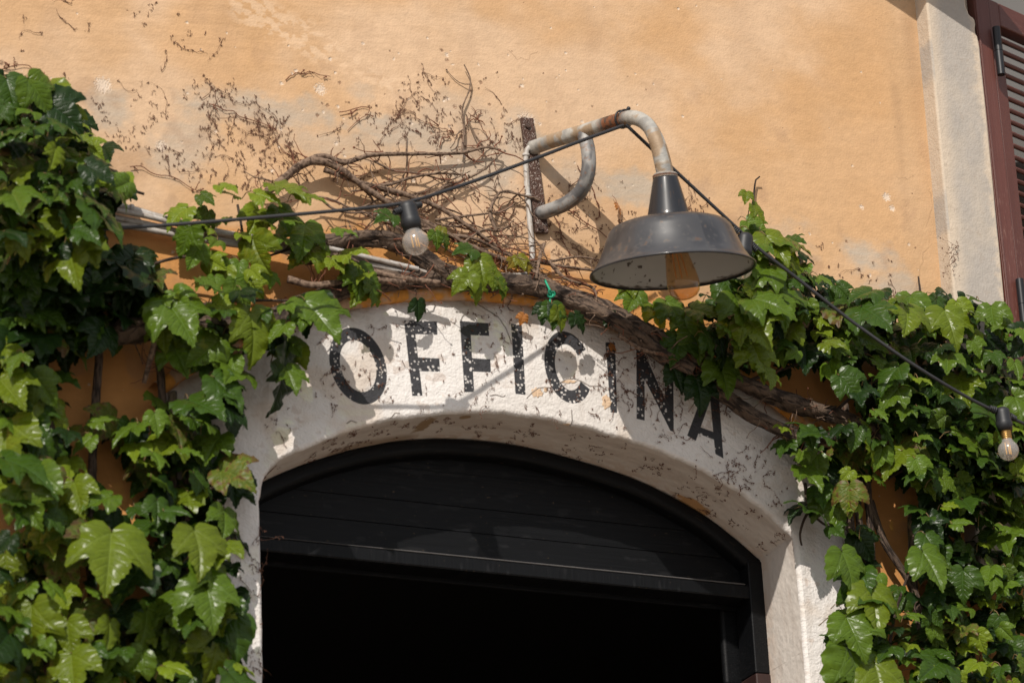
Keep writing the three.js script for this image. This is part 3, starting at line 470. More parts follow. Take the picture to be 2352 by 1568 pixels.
  socketBulb(935, 474, 0.343, V3(0.19, -1, 0.02), 1.08, at(1040, 432, 0.33).sub(at(925, 466, 0.345)).normalize(), false);
  socketBulb(1712, 545, 0.249, V3(-0.16, -1, -0.1), 0.98, at(1740, 568, 0.25).sub(at(1700, 530, 0.25)).normalize(), false);
  socketBulb(2303, 945, 0.265, V3(0.06, -1, 0.0), 0.92, at(2352, 972, 0.26).sub(at(2300, 950, 0.265)).normalize(), true);
}

// ------------------------------------------------------------------ cable conduits
const conduitMat = new THREE.MeshStandardMaterial({ roughness: 0.6, map: makeTex(64, 512, (u, v) => { const n = fbm(u * 3, v * 30, 3), m = fbm(u * 6 + 9, v * 9, 3); return mix3(mul3([0.46, 0.43, 0.395], 0.85 + 0.3 * n), [0.26, 0.20, 0.15], 0.6 * smooth(0.5, 0.7, m)); }, true) });
const PB = 'thin cable conduits strapped together in a bundle along the wall';
for (const [label, pts, r, grp] of [
  ['white cable conduit running straight down beside the lamp plate', [[1224, 331, 0.022], [1213, 338, 0.020], [1208, 356, 0.012], [1209, 400, 0.010], [1212, 450, 0.010], [1217, 510, 0.011], [1221, 560, 0.012], [1222, 600, 0.013], [1215, 622, 0.014]], 0.0062],
  ['short pale conduit lying on the thick vine trunk under the lamp plate', [[1060, 626, 0.05], [1120, 629, 0.05], [1170, 634, 0.045], [1216, 630, 0.035]], 0.0062],
  ['thick pale conduit sloping out of the upper ivy, topmost of the bundle', [[150, 455, 0.03], [230, 464, 0.03], [300, 481, 0.032], [380, 504, 0.034], [450, 522, 0.036], [520, 538, 0.04], [640, 558, 0.04], [760, 585, 0.05], [900, 612, 0.05]], 0.0085],
  ['pale conduit just under the thick sloping one, vanishing at the trunk', [[200, 488, 0.03], [330, 513, 0.03], [450, 540, 0.03], [600, 560, 0.035], [760, 580, 0.05], [880, 600, 0.06], [1000, 634, 0.06]], 0.0062, PB],
  ['lowest pale conduit of the bundle above the arch', [[210, 505, 0.03], [340, 527, 0.03], [470, 552, 0.03], [620, 572, 0.035], [760, 592, 0.05], [870, 612, 0.06], [985, 640, 0.06]], 0.0062, PB],
  ['thin pale conduit lying in front of the bundle above the arch', [[240, 478, 0.045], [340, 497, 0.045], [470, 530, 0.045], [600, 545, 0.05], [720, 563, 0.06], [840, 590, 0.07], [960, 618, 0.07]], 0.0055, PB],
  ['pale cable conduit running under the leaves beyond the lamp', [[1440, 672, 0.04], [1520, 718, 0.05], [1600, 770, 0.05], [1680, 820, 0.05]], 0.0062],
]) { const P = pts.map((p) => at(...p)); const t = thing('cable_conduit', label, 'conduit', [P[0].x, P[0].y, P[0].z], grp); part('pipe', tube(P, r, { sides: 12, seg: 0.02 }), conduitMat, t);
  const clip = []; for (const k of [2, Math.min(4, P.length - 2)]) { const T = P[k + 1].clone().sub(P[k - 1]).normalize(); const g = new THREE.TorusGeometry(r * 1.12, r * 0.28, 6, 14); g.scale(1, 1, 2); g.applyQuaternion(new THREE.Quaternion().setFromUnitVectors(V3(0, 0, 1), T)); g.translate(P[k].x, P[k].y, P[k].z); clip.push(g); } part('strap', merge(clip), conduitMat, t); }

// ------------------------------------------------------------------ vine wood
const bark = new THREE.MeshStandardMaterial({ roughness: 0.95, map: makeTex(256, 512, (u, v) => { const n = fbm(u * 18 + fbm(u * 3, v * 4, 2) * 4, v * 5, 4), m = fbm(u * 30, v * 60, 3); return mul3(mix3([0.026, 0.016, 0.011], [0.125, 0.085, 0.060], smooth(0.40, 0.68, n)), 0.75 + 0.5 * m); }, true),
  bumpMap: makeTex(256, 512, (u, v) => { const n = fbm(u * 18 + fbm(u * 3, v * 4, 2) * 4, v * 5, 4); return n * 0.8 + 0.2 * fbm(u * 40, v * 60, 2); }, false), bumpScale: 0.008 });
const twigMat = new THREE.MeshStandardMaterial({ roughness: 0.9, map: makeTex(32, 256, (u, v) => mul3(mix3([0.060, 0.034, 0.021], [0.215, 0.145, 0.100], smooth(0.3, 0.7, fbm(u * 3, v * 20, 3))), 0.8 + 0.4 * noise(u * 9, v * 90)), true) });
const redTwig = new THREE.MeshStandardMaterial({ color: C(0.17, 0.062, 0.032), roughness: 0.85 });
const dryMat = new THREE.MeshStandardMaterial({ color: C(0.135, 0.06, 0.036), roughness: 0.95 });
const pts3 = (a) => a.map((p) => at(...p));
reseed(404);
const vine = thing('bare_vine', 'old woody creeper, mostly leafless, sprawling over the arch and wall behind the lamp', 'vine', [0, 4.45, 0.05]);
const trunks = [
  [[[250, 770, 0.08], [380, 748, 0.08], [520, 745, 0.08], [620, 740, 0.085], [700, 700, 0.062], [800, 660, 0.052], [900, 643, 0.047], [1000, 641, 0.047], [1100, 645, 0.047], [1200, 656, 0.047], [1290, 678, 0.05], [1400, 716, 0.07], [1500, 772, 0.085], [1590, 822, 0.085], [1680, 862, 0.085]], (t) => 0.023 - 0.004 * t],
  [[[730, 558, 0.05], [820, 545, 0.06], [900, 552, 0.06], [960, 585, 0.06], [1010, 620, 0.062], [1070, 650, 0.07]], (t) => 0.0185],
  [[[1040, 640, 0.06], [1120, 650, 0.07], [1220, 658, 0.07], [1310, 688, 0.072], [1420, 742, 0.1], [1500, 800, 0.10], [1590, 850, 0.10]], (t) => 0.021 - 0.006 * t],
  [[[1560, 800, 0.07], [1680, 868, 0.075], [1760, 902, 0.08], [1850, 935, 0.08], [1930, 958, 0.08], [2010, 990, 0.08], [2060, 1040, 0.07]], (t) => 0.021 - 0.005 * t],
  [[[1480, 790, 0.06], [1580, 850, 0.065], [1660, 905, 0.07], [1730, 955, 0.075], [1800, 990, 0.075], [1870, 1010, 0.06], [1945, 1000, 0.06]], (t) => 0.017 - 0.006 * t],
];
trunks.forEach(([p, r], i) => part('trunk', tube(pts3(p), r, { sides: 18, seg: 0.007, rough: 0.32, twist: 1.5, ph: i * 3.3 }), bark, vine, 'thick fissured brown trunk'));
const branches = [
  [[[596, 456, 0.03], [640, 420, 0.035], [700, 374, 0.04], [745, 372, 0.042], [790, 395, 0.04], [840, 432, 0.038], [900, 470, 0.035], [980, 512, 0.03], [1080, 565, 0.03], [1180, 604, 0.03], [1230, 622, 0.035]], 0.0085, 0.0045],
  [[[705, 370, 0.04], [740, 358, 0.04], [790, 372, 0.035], [850, 356, 0.03], [960, 353, 0.025], [1060, 351, 0.02], [1120, 338, 0.02], [1150, 345, 0.02]], 0.006, 0.0026],
  [[[745, 388, 0.035], [800, 410, 0.03], [860, 428, 0.03], [930, 446, 0.03], [1010, 478, 0.03], [1090, 530, 0.03], [1170, 584, 0.028], [1260, 606, 0.02], [1370, 622, 0.02]], 0.006, 0.0028],
  [[[830, 428, 0.03], [890, 424, 0.03], [950, 406, 0.028], [1010, 398, 0.025], [1070, 402, 0.02]], 0.0042, 0.002],
  [[[700, 376, 0.03], [645, 408, 0.03], [610, 436, 0.025], [590, 470, 0.02]], 0.0045, 0.003],
  [[[880, 484, 0.03], [940, 500, 0.03], [1010, 536, 0.03], [1090, 548, 0.03], [1160, 582, 0.03], [1240, 612, 0.03]], 0.0055, 0.003],
  [[[1060, 352, 0.015], [1066, 300, 0.012], [1062, 250, 0.012], [1078, 205, 0.012], [1080, 180, 0.012], [1066, 148, 0.012]], 0.0028, 0.0012],
  [[[1112, 340, 0.015], [1092, 312, 0.012], [1070, 262, 0.012]], 0.0024, 0.0012],
  [[[1000, 505, 0.03], [1050, 498, 0.03], [1120, 490, 0.025], [1150, 486, 0.02], [1180, 470, 0.015]], 0.003, 0.0015],
  [[[1140, 530, 0.03], [1126, 490, 0.03], [1140, 450, 0.025], [1152, 440, 0.025], [1200, 448, 0.02], [1240, 460, 0.016]], 0.004, 0.0018],
  [[[1060, 560, 0.03], [1110, 528, 0.03], [1150, 530, 0.025], [1180, 505, 0.02]], 0.003, 0.0016],
  [[[940, 470, 0.03], [980, 455, 0.03], [1020, 430, 0.025], [1060, 415, 0.02], [1110, 390, 0.02], [1150, 352, 0.02]], 0.004, 0.0018],
  [[[1180, 600, 0.03], [1260, 600, 0.02], [1330, 590, 0.02], [1400, 602, 0.015]], 0.003, 0.0015],
  [[[860, 370, 0.02], [900, 390, 0.02], [960, 398, 0.02], [1040, 420, 0.02]], 0.003, 0.0015],
  [[[700, 600, 0.05], [780, 590, 0.06], [860, 625, 0.07], [930, 640, 0.08], [1010, 650, 0.09]], 0.008, 0.006],
  [[[1180, 600, 0.05], [1250, 640, 0.07], [1330, 680, 0.08], [1400, 710, 0.09], [1470, 760, 0.09]], 0.006, 0.004],
  [[[660, 640, 0.07], [720, 655, 0.08], [830, 640, 0.09], [930, 650, 0.09]], 0.007, 0.006],
  [[[1420, 770, 0.12], [1470, 800, 0.12], [1530, 812, 0.11], [1590, 800, 0.1]], 0.0045, 0.003],
  [[[1250, 560, 0.05], [1240, 590, 0.07], [1232, 640, 0.09]], 0.004, 0.003],
  [[[395, 760, 0.08], [360, 770, 0.1], [352, 800, 0.1], [330, 880, 0.07]], 0.007, 0.005],
  [[[1260, 600, 0.04], [1300, 640, 0.06], [1360, 660, 0.07], [1370, 690, 0.09]], 0.004, 0.003],
];
const sprout = [], NB = branches.length;
for (let k = 0; k < 17; k++) {                                       // finer runners through the tangle
  let x = rr(720, 1080), y = 400 + (x - 720) * 0.36 + rr(-50, 60), a = rr(-0.35, 0.75), z = rr(0.012, 0.035); const p = [[x, y, z]], n = 4 + Math.floor(rnd() * 4);
  for (let i = 0; i < n; i++) { a += rr(-0.45, 0.45); x += 38 * Math.cos(a); y += 38 * Math.sin(a); z = Math.max(0.006, z + rr(-0.008, 0.006)); p.push([x, y, z]); }
  branches.push([p, rr(0.0016, 0.0034), 0.001]);
}
branches.forEach(([p, r0, r1], i) => { const P = pts3(p); part('branch', tube(P, (t) => r0 + (r1 - r0) * t, { sides: 9, seg: 0.007, rough: 0.3, ph: i * 1.7 }), twigMat, vine); sprout.push(new THREE.CatmullRomCurve3(P, false, 'centripetal')); });
function twigs(curve, n, lenMin, lenMax, out, spread = 1, zmin = 0.004) {
  for (let k = 0; k < n; k++) {
    const o = curve.getPoint(rnd()), P = [o.clone()], a0 = rr(0, 6.283), L = rr(lenMin, lenMax); let a = a0, z = o.z;
    const m = 3 + Math.floor(rnd() * 3); for (let s = 0; s < m; s++) { a += rr(-0.7, 0.7); z = Math.max(zmin, z + rr(-0.01, 0.008) * spread); const q = P[P.length - 1]; P.push(V3(q.x + Math.cos(a) * L / m, q.y + Math.sin(a) * L / m * 0.8, z)); }
    const r = rr(0.0009, 0.002); out.push(tube(P, (t) => r * (1 - 0.5 * t), { sides: 5, seg: 0.012, rough: 0.3 }));
    if (rnd() < 0.5) { const g = new THREE.IcosahedronGeometry(rr(0.0015, 0.003), 0); const e = P[P.length - 1]; g.translate(e.x, e.y, e.z); out.push(g); }
  }
}
{
  const a = [], b = [];
  sprout.forEach((c, i) => twigs(c, i === 6 || i === 7 ? 4 : i >= NB ? 3 : 6 + Math.round(c.getLength() * 34), 0.012, 0.085, (i * 7) % 3 ? b : a, 1));
  trunks.forEach(([p]) => { const c = new THREE.CatmullRomCurve3(pts3(p), false, 'centripetal'); twigs(c, 34, 0.02, 0.09, a, 2.5, 0.02); twigs(c, 22, 0.02, 0.08, b, 2.5, 0.02); });
  for (const p of [[[480, 235], [560, 268], [640, 300]], [[660, 178], [700, 166], [760, 178]], [[780, 262], [850, 246], [800, 300]], [[1010, 330], [1030, 300], [960, 275]], [[1130, 330], [1105, 290], [1090, 250]], [[300, 380], [400, 410], [480, 450]], [[1300, 480], [1420, 560], [1500, 640]], [[1330, 380], [1360, 430], [1380, 500]], [[0, 155], [70, 150], [110, 200]], [[1270, 470], [1300, 560], [1330, 620]], [[900, 560], [1000, 590], [1080, 600]], [[1130, 620], [1230, 640], [1340, 650]]]) { const c = new THREE.CatmullRomCurve3(p.map(([x, y]) => at(x, y, 0.006)), false, 'centripetal'); { const J = []; for (let i = 0; i <= 9; i++) { const q = c.getPoint(i / 9); J.push(V3(q.x + rr(-0.004, 0.004), q.y + rr(-0.005, 0.005), rr(0.002, 0.007))); } b.push(tube(J, (t) => 0.0011 - 0.0006 * t, { sides: 5, seg: 0.008, rough: 0.5 })); }; twigs(c, 4, 0.008, 0.03, b, 0.4, 0.003); }
  part('twigs', merge(a), twigMat, vine, 'tangle of dry grey twigs', 'stuff'); part('twigs', merge(b), redTwig, vine, 'tangle of dry red brown twigs', 'stuff');
}
// dried tendril feet left on the plaster
{
  const dots = []; const unit = new THREE.IcosahedronGeometry(1, 0), stick = new THREE.CylinderGeometry(1, 1, 1, 4, 1, true);
  const tuft = (o, n, size, T1, T2, N) => {                           // a short crooked tendril with side feet, each ending in a dot
    let a = rr(0, 6.283), p = o.clone(); n = 2 + Math.floor(n * rr(0.5, 1.8));
    const rod = (q, e) => { const d = e.clone().sub(q), g = stick.clone(), r = rr(0.00022, 0.00055); g.scale(r, d.length(), r); g.applyQuaternion(new THREE.Quaternion().setFromUnitVectors(V3(0, 1, 0), d.clone().normalize())); const c = q.clone().addScaledVector(d, 0.5).addScaledVector(N, 0.0008); g.translate(c.x, c.y, c.z); dots.push(g); };
    const dot = (e) => { const g = unit.clone(), r = Math.pow(rnd(), 2) * 0.0009 + 0.00035; g.scale(r, r * rr(0.8, 1.6), r); g.translate(e.x + N.x * 0.0006, e.y + N.y * 0.0006, e.z + N.z * 0.0006); dots.push(g); };
    for (let k = 0; k < n; k++) {
      a += rr(-1.3, 1.3); const l = size * rr(0.2, 0.75), e = p.clone().addScaledVector(T1, Math.cos(a) * l * 0.8).addScaledVector(T2, Math.sin(a) * l * 1.2);
      if (rnd() < 0.75) rod(p, e); if (rnd() < 0.8) dot(e);
      if (rnd() < 0.6) { const a2 = a + rr(0.6, 2) * (rnd() < 0.5 ? -1 : 1), e2 = e.clone().addScaledVector(T1, Math.cos(a2) * l * 0.7).addScaledVector(T2, Math.sin(a2) * l * 0.8); rod(e, e2); dot(e2); }
      p = rnd() < 0.7 ? e : o.clone().addScaledVector(T1, rr(-1, 1) * size).addScaledVector(T2, rr(-1, 1) * size * 1.4);
    }
  };
  const X = V3(1, 0, 0), Y = V3(0, 1, 0), Zn = V3(0, 0, 1);
  const field = (poly, n, z, size, thr = 0.5) => { const xs = poly.map((p) => p[0]), ys = poly.map((p) => p[1]), x0 = Math.min(...xs), x1 = Math.max(...xs), y0 = Math.min(...ys), y1 = Math.max(...ys); let k = 0, guard = 0; while (k < n && guard++ < n * 40) { const x = rr(x0, x1), y = rr(y0, y1); if (!inside(poly, x, y) || fbm(x / 70 + 5, y / 70, 3) < thr + rr(-0.15, 0.1)) continue; tuft(at(x, y, z), 2 + Math.floor(rnd() * 6), size * rr(0.25, 1.15), X, Y, Zn); k++;
    if (rnd() < 0.22) { let a = rr(0, 6.283), q = at(x, y, z); const P = [q]; for (let i = 0; i < 4 + rnd() * 5; i++) { a += rr(-0.6, 0.6); q = q.clone().add(V3(Math.cos(a) * size * 1.1, Math.sin(a) * size * 1.1, 0)); P.push(q); if (rnd() < 0.5) tuft(q, 2, size * rr(0.2, 0.7), X, Y, Zn); } P.forEach((p) => { p.z += rr(0.0002, 0.003); }); const r = rr(0.0004, 0.0008); dots.push(tube(P, (t) => r * (1.1 - 0.7 * t), { sides: 4, seg: 0.006, caps: false })); } } };
  field([[200, 210], [500, 190], [660, 260], [700, 380], [560, 440], [380, 400], [260, 330]], 170, 0.001, 0.009);
  field([[520, 220], [900, 230], [1200, 300], [1180, 560], [900, 480], [740, 400], [560, 440]], 120, 0.001, 0.009);
  field([[900, 150], [1180, 170], [1200, 330], [1000, 360], [900, 300]], 75, 0.001, 0.008);
  field([[1260, 370], [1480, 420], [1520, 520], [1400, 620], [1260, 600]], 95, 0.001, 0.009, 0.45);
  field([[0, 0], [400, 0], [600, 150], [300, 200], [0, 160]], 26, 0.001, 0.008);
  field([[1560, 430], [1640, 480], [1640, 520], [1560, 520]], 22, 0.001, 0.006, 0.4);
  field([[2150, 540], [2200, 560], [2210, 640], [2165, 640]], 14, 0.057, 0.006, 0.3); field([[1880, 560], [2060, 600], [2060, 670], [1900, 660]], 16, 0.001, 0.007, 0.4);
  field([[700, 800], [760, 760], [1100, 700], [1480, 800], [1560, 900], [1400, 1000], [1060, 940], [830, 970], [660, 1030], [600, 990]], 170, 0.028, 0.0048, 0.42);
  field([[1380, 780], [1640, 900], [1760, 1050], [1850, 1180], [1800, 1180], [1500, 1020], [1360, 960]], 150, 0.028, 0.0048, 0.4);
  field([[600, 1180], [606, 1540], [575, 1540], [570, 1200]], 26, 0.028, 0.006, 0.3);
  for (let k = 0; k < 210; k++) {                                    // on the soffit
    const i = 64 + Math.floor(rnd() * 116); if (noise(i * 0.2, 4) < 0.35) continue; const z = rr(-0.13, 0.012), [nx, ny] = inward[i], o = V3(intr[i][0] + nx * 0.001, intr[i][1] + ny * 0.001, z); tuft(o, 2 + Math.floor(rnd() * 6), rr(0.004, 0.011), V3(-ny, nx, 0), Zn, V3(nx, ny, 0));
  }
  part('dry_tendrils', merge(dots), dryMat, vine, 'small brown dried tendril feet on the plaster', 'stuff');
}

// ------------------------------------------------------------------ leaves
const HALF = [[0.0, 0.02], [0.05, -0.10], [0.14, -0.17], [0.26, -0.17], [0.37, -0.10], [0.46, 0.0], [0.525, 0.12], [0.57, 0.26], [0.60, 0.41], [0.615, 0.54], [0.60, 0.67], [0.50, 0.585], [0.41, 0.53], [0.335, 0.51], [0.285, 0.54], [0.295, 0.62], [0.28, 0.70], [0.24, 0.79], [0.18, 0.89], [0.105, 1.0], [0.04, 1.09], [0.0, 1.15]];
function leafGeometry(v) {                                           // base at the origin, tip towards -y, upper side +z, about 1 long
  reseed(900 + v * 31);
  const lobe = rr(0.85, 1.12), fold = rr(0.18, 0.55), curl = rr(0.15, 0.55), droop = rr(0.15, 0.6), wav = rr(0.02, 0.05), asym = rr(-0.12, 0.12), bend = rr(-0.12, 0.12), p = [], uv = [], idx = [];
  const side = (s) => {
    const out = []; for (let i = 0; i < HALF.length; i++) { const [x, y] = HALF[i]; out.push([x, y]); if (i > 3 && i < HALF.length - 1) { const [a, b] = HALF[i + 1]; const dx = a - x, dy = b - y, l = Math.hypot(dx, dy) || 1; out.push([x + dx * 0.62 + dy / l * 0.016, y + dy * 0.62 - dx / l * 0.016]); const k = out.length - 1; out[k][0] += (out[k][0] > 0.02 ? 0.012 : 0); } }
    const base = p.length / 3, K = 4, n = out.length;
    for (let i = 0; i < n; i++) { const [ox, oy] = out[i], my = clamp(oy * 0.55 + 0.02 + Math.max(0, oy) * 0.45 * (i / n), 0, 1.13); for (let k = 0; k <= K; k++) { const t = k / K; let x = ox * t * lobe * (1 + s * asym), y = my + (oy - my) * t; const X = s * x;
      const z = fold * x * (0.6 - 0.75 * x) - curl * Math.pow(Math.max(0, y - 0.25), 2) * 0.75 - droop * Math.pow(Math.max(0, x - 0.22), 2) * 1.9 + wav * Math.sin(y * 21 + x * 5) * t * t - 0.02 * (t > 0.1 ? 0 : 1);
      p.push(X + bend * y * y, -y, z); uv.push(0.5 + X / 1.6, 0.86 - y / 1.5); } }
    for (let i = 0; i < n - 1; i++) for (let k = 0; k < K; k++) { const a = base + i * (K + 1) + k, b = a + 1, c = a + K + 1, d = c + 1; if (s > 0) idx.push(a, c, b, b, c, d); else idx.push(a, b, c, b, d, c); }
  };
  side(1); side(-1);
  const g = new THREE.BufferGeometry(); g.setAttribute('position', new THREE.Float32BufferAttribute(p, 3)); g.setAttribute('uv', new THREE.Float32BufferAttribute(uv, 2)); g.setIndex(idx); g.computeVertexNormals(); return g;
}
const leafGeos = Array.from({ length: 9 }, (_, v) => leafGeometry(v));
// veins: midrib, two main laterals and their side veins, in leaf units
const veinLines = [[[0, 0], [0, 1.1], 0.016]];
for (const s of [-1, 1]) {
  veinLines.push([[0, 0.02], [s * 0.57, 0.62], 0.013]); veinLines.push([[0, 0.0], [s * 0.40, -0.02], 0.008]);
  for (let k = 0; k < 6; k++) { const y = 0.2 + k * 0.14; veinLines.push([[0, y], [s * (0.34 - 0.045 * k), y + 0.17], 0.006]); }
  for (let k = 1; k < 6; k++) { const x = s * 0.093 * k, y = 0.02 + 0.1 * k; veinLines.push([[x, y], [x + s * 0.07, y + 0.13], 0.005]); veinLines.push([[x, y], [x + s * 0.13, y - 0.03 - 0.01 * k], 0.005]); }
}
function veinAt(u, v) { const x = (u - 0.5) * 1.6, y = (0.86 - v) * 1.5; let m = 0, h = 0; for (const [a, b, w] of veinLines) { const d = segD(x, y, a, b); m = Math.max(m, smooth(w, w * 0.25, d)); h = Math.max(h, smooth(w * 4.5, 0, d)); } return [m, h, x, y]; }
const LT = 384, vm = new Float32Array(LT * LT), vh = new Float32Array(LT * LT);
for (let j = 0; j < LT; j++) for (let i = 0; i < LT; i++) { const [m, h] = veinAt((i + 0.5) / LT, (j + 0.5) / LT); vm[j * LT + i] = m; vh[j * LT + i] = h; }
const vget = (f, u, v) => f[Math.min(LT - 1, Math.floor(v * LT)) * LT + Math.min(LT - 1, Math.floor(u * LT))];
const leafMap = makeTex(LT, LT, (u, v) => { const n = fbm(u * 6, v * 6, 3), m = fbm(u * 40, v * 40, 2); let c = mul3(mix3([0.076, 0.126, 0.010], [0.108, 0.172, 0.014], n), 0.85 + 0.3 * m); return mix3(c, [0.15, 0.23, 0.055], 0.6 * vget(vm, u, v)); }, true);
const leafMapOld = makeTex(LT, LT, (u, v) => { const n = fbm(u * 6 + 9, v * 6, 3), m = fbm(u * 15 + 3, v * 15, 4), e = Math.hypot(u - 0.5, (v - 0.55) * 0.9); let c = mul3(mix3([0.085, 0.115, 0.012], [0.125, 0.165, 0.016], n), 0.85 + 0.3 * fbm(u * 40, v * 40, 2)); c = mix3(c, [0.17, 0.24, 0.05], 0.6 * vget(vm, u, v)); c = mix3(c, [0.22, 0.19, 0.03], 0.7 * smooth(0.52, 0.66, m)); return mix3(c, [0.12, 0.06, 0.022], 0.9 * Math.max(smooth(0.64, 0.72, m), smooth(0.34, 0.44, e + (m - 0.5) * 0.25))); }, true);
const leafBump = makeTex(LT, LT, (u, v) => 0.75 - 0.55 * vget(vh, u, v) + 0.12 * (fbm(u * 30, v * 30, 2) - 0.5), false);
const leafMat = (r, g, b, rough, trans) => new THREE.MeshPhysicalMaterial({ color: C(r, g, b), map: leafMap, bumpMap: leafBump, bumpScale: 0.0016, roughness: rough, transmission: trans, thickness: 0, ior: 1.45, side: THREE.DoubleSide, specularIntensity: 0.42 });
const leafMats = [leafMat(0.38, 0.48, 0.6, 0.30, 0.16), leafMat(0.88, 0.92, 0.9, 0.30, 0.28), leafMat(1.45, 1.24, 0.9, 0.30, 0.38), leafMat(0.12, 0.18, 0.35, 0.34, 0.05), leafMat(1.5, 1.25, 1.0, 0.35, 0.40)];  // the two darkest tints paint the deep shade of the back leaves
leafMats.push(leafMat(0.9, 0.9, 0.9, 0.45, 0.3), leafMat(0.6, 0.62, 0.7, 0.5, 0.25)); leafMats[5].map = leafMats[6].map = leafMapOld;
const youngMats = [leafMat(2.0, 1.25, 1.0, 0.35, 0.4), leafMat(2.4, 1.1, 0.9, 0.4, 0.4)];
const massMat = new THREE.MeshPhysicalMaterial({ map: leafMap, bumpMap: leafBump, bumpScale: 0.0016, roughness: 0.36, transmission: 0.14, thickness: 0, ior: 1.45, side: THREE.DoubleSide, specularIntensity: 0.35, vertexColors: true });
const petioleMat = new THREE.MeshStandardMaterial({ color: C(0.17, 0.11, 0.045), roughness: 0.6 });

const plants = {};
function leafMatrix(p, size, n, roll) {
  const z = n.clone().normalize(), down = V3(Math.sin(roll), -Math.cos(roll), 0); const y = down.addScaledVector(z, -down.dot(z)).normalize().negate(), x = y.clone().cross(z);
  return new THREE.Matrix4().makeBasis(x, y, z).scale(V3(size, size, size)).setPosition(p);
}
function addLeaf(plant, p, size, n, roll, mat, rank = size) {
  plants[plant].leaves.push({ m: leafMatrix(p, size, n, roll), v: Math.floor(rnd() * leafGeos.length), mat, rank, p, size });
}
function scatter(plant, poly, { n, z0, z1, s0, s1, gap = 0.75, holes = [], tilt = 0.45, mats = [0, 0, 1, 1, 2, 2, 3], bias = 0 }) {
  const xs = poly.map((p) => p[0]), ys = poly.map((p) => p[1]), x0 = Math.min(...xs), x1 = Math.max(...xs), y0 = Math.min(...ys), y1 = Math.max(...ys), put = [];
  let guard = 0;
  n = Math.round(n * 1.15); s0 *= 0.9; s1 *= 0.9;
  while (put.length < n && guard++ < n * 60) {
    const x = rr(x0, x1), y = rr(y0, y1); if (!inside(poly, x, y)) continue;
    const s = s0 * 0.72 + (s1 * 1.06 - s0 * 0.72) * Math.pow(rnd(), 1.3), dmin = s * 1090 * gap * 0.62; if (put.some(([a, b]) => (a - x) ** 2 + (b - y) ** 2 < dmin * dmin)) continue;
    if (holes.some((h) => [[0, 0], [0.3, 0.2], [-0.3, 0.2], [0.2, -0.35], [-0.2, -0.35], [0, 0.45]].some(([a, b]) => inside(h, x + a * s * 1090, y + b * s * 1090)))) continue;
    put.push([x, y]); const z = rr(z0, z1);
    const nn = V3(rr(-1.0, 0.65) + bias, tilt + rr(-0.6, 0.95), rr(0.6, 1.05));
    const p = at(x, y - s * 420, z); addLeaf(plant, p, s, nn, rr(-0.95, 1.05), leafMats[rnd() < 0.11 ? 5 + Math.floor(rnd() * 2) : mats[Math.floor(rnd() * mats.length)]], s * (0.6 + z));
  }
}
plants.left = { leaves: [], stems: [] }; plants.right = { leaves: [], stems: [] }; plants.mid = { leaves: [], stems: [] };
reseed(2024);
const HOLE_L = [[[110, 835], [200, 835], [325, 850], [345, 930], [250, 945], [140, 935]], [[205, 1050], [290, 1040], [300, 1130], [225, 1130]], [[215, 1310], [290, 1290], [280, 1390], [225, 1390]], [[335, 560], [420, 560], [450, 640], [360, 640]]];
// left: the thick upper mass, the sprays beside it, the curtain below
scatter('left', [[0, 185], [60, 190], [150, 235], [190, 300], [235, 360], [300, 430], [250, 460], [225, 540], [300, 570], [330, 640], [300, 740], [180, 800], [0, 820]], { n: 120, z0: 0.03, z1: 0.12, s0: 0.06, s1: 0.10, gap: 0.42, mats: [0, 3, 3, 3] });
scatter('left', [[-20, 200], [60, 205], [140, 245], [180, 320], [235, 390], [300, 440], [235, 460], [210, 530], [180, 600], [100, 620], [-20, 600]], { n: 95, z0: 0.14, z1: 0.36, s0: 0.068, s1: 0.12, gap: 0.62 });
scatter('left', [[-20, 560], [250, 580], [330, 650], [300, 770], [180, 800], [-20, 830]], { n: 60, holes: HOLE_L, z0: 0.04, z1: 0.13, s0: 0.08, s1: 0.12, gap: 0.45, mats: [3, 3, 0] });
scatter('left', [[440, 440], [520, 420], [690, 470], [720, 530], [820, 555], [870, 650], [830, 670], [720, 600], [560, 600], [470, 560], [420, 540]], { n: 25, holes: HOLE_L, z0: 0.07, z1: 0.15, s0: 0.055, s1: 0.09, gap: 0.85, mats: [1, 2, 2, 4] });
scatter('left', [[390, 560], [480, 590], [640, 640], [560, 680], [420, 650], [370, 620]], { n: 12, holes: HOLE_L, z0: 0.08, z1: 0.15, s0: 0.055, s1: 0.085, gap: 0.9, mats: [1, 2, 4] });
scatter('left', [[330, 660], [420, 660], [640, 680], [740, 710], [735, 745], [680, 780], [680, 900], [650, 900], [620, 790], [560, 860], [530, 960], [500, 950], [470, 880], [360, 790]], { n: 36, holes: HOLE_L, z0: 0.09, z1: 0.19, s0: 0.06, s1: 0.105, gap: 0.8, mats: [0, 1, 2, 1, 3] });
const LOW_L = [[-20, 810], [110, 830], [150, 930], [250, 945], [340, 930], [465, 965], [520, 1040], [520, 1180], [530, 1360], [548, 1470], [520, 1590], [-20, 1590]];
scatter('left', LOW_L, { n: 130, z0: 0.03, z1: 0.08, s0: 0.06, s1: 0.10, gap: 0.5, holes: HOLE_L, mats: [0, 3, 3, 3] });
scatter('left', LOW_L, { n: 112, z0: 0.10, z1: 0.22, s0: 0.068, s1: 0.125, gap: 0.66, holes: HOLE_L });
addLeaf('left', at(255, 1220, 0.24), 0.128, V3(-0.15, 0.45, 1), -0.1, leafMats[2], 9); addLeaf('left', at(470, 1330, 0.22), 0.10, V3(-0.2, 0.4, 1), 0.15, leafMats[1], 9); addLeaf('left', at(445, 1215, 0.22), 0.10, V3(0.1, 0.45, 1), 0.1, leafMats[4], 9);
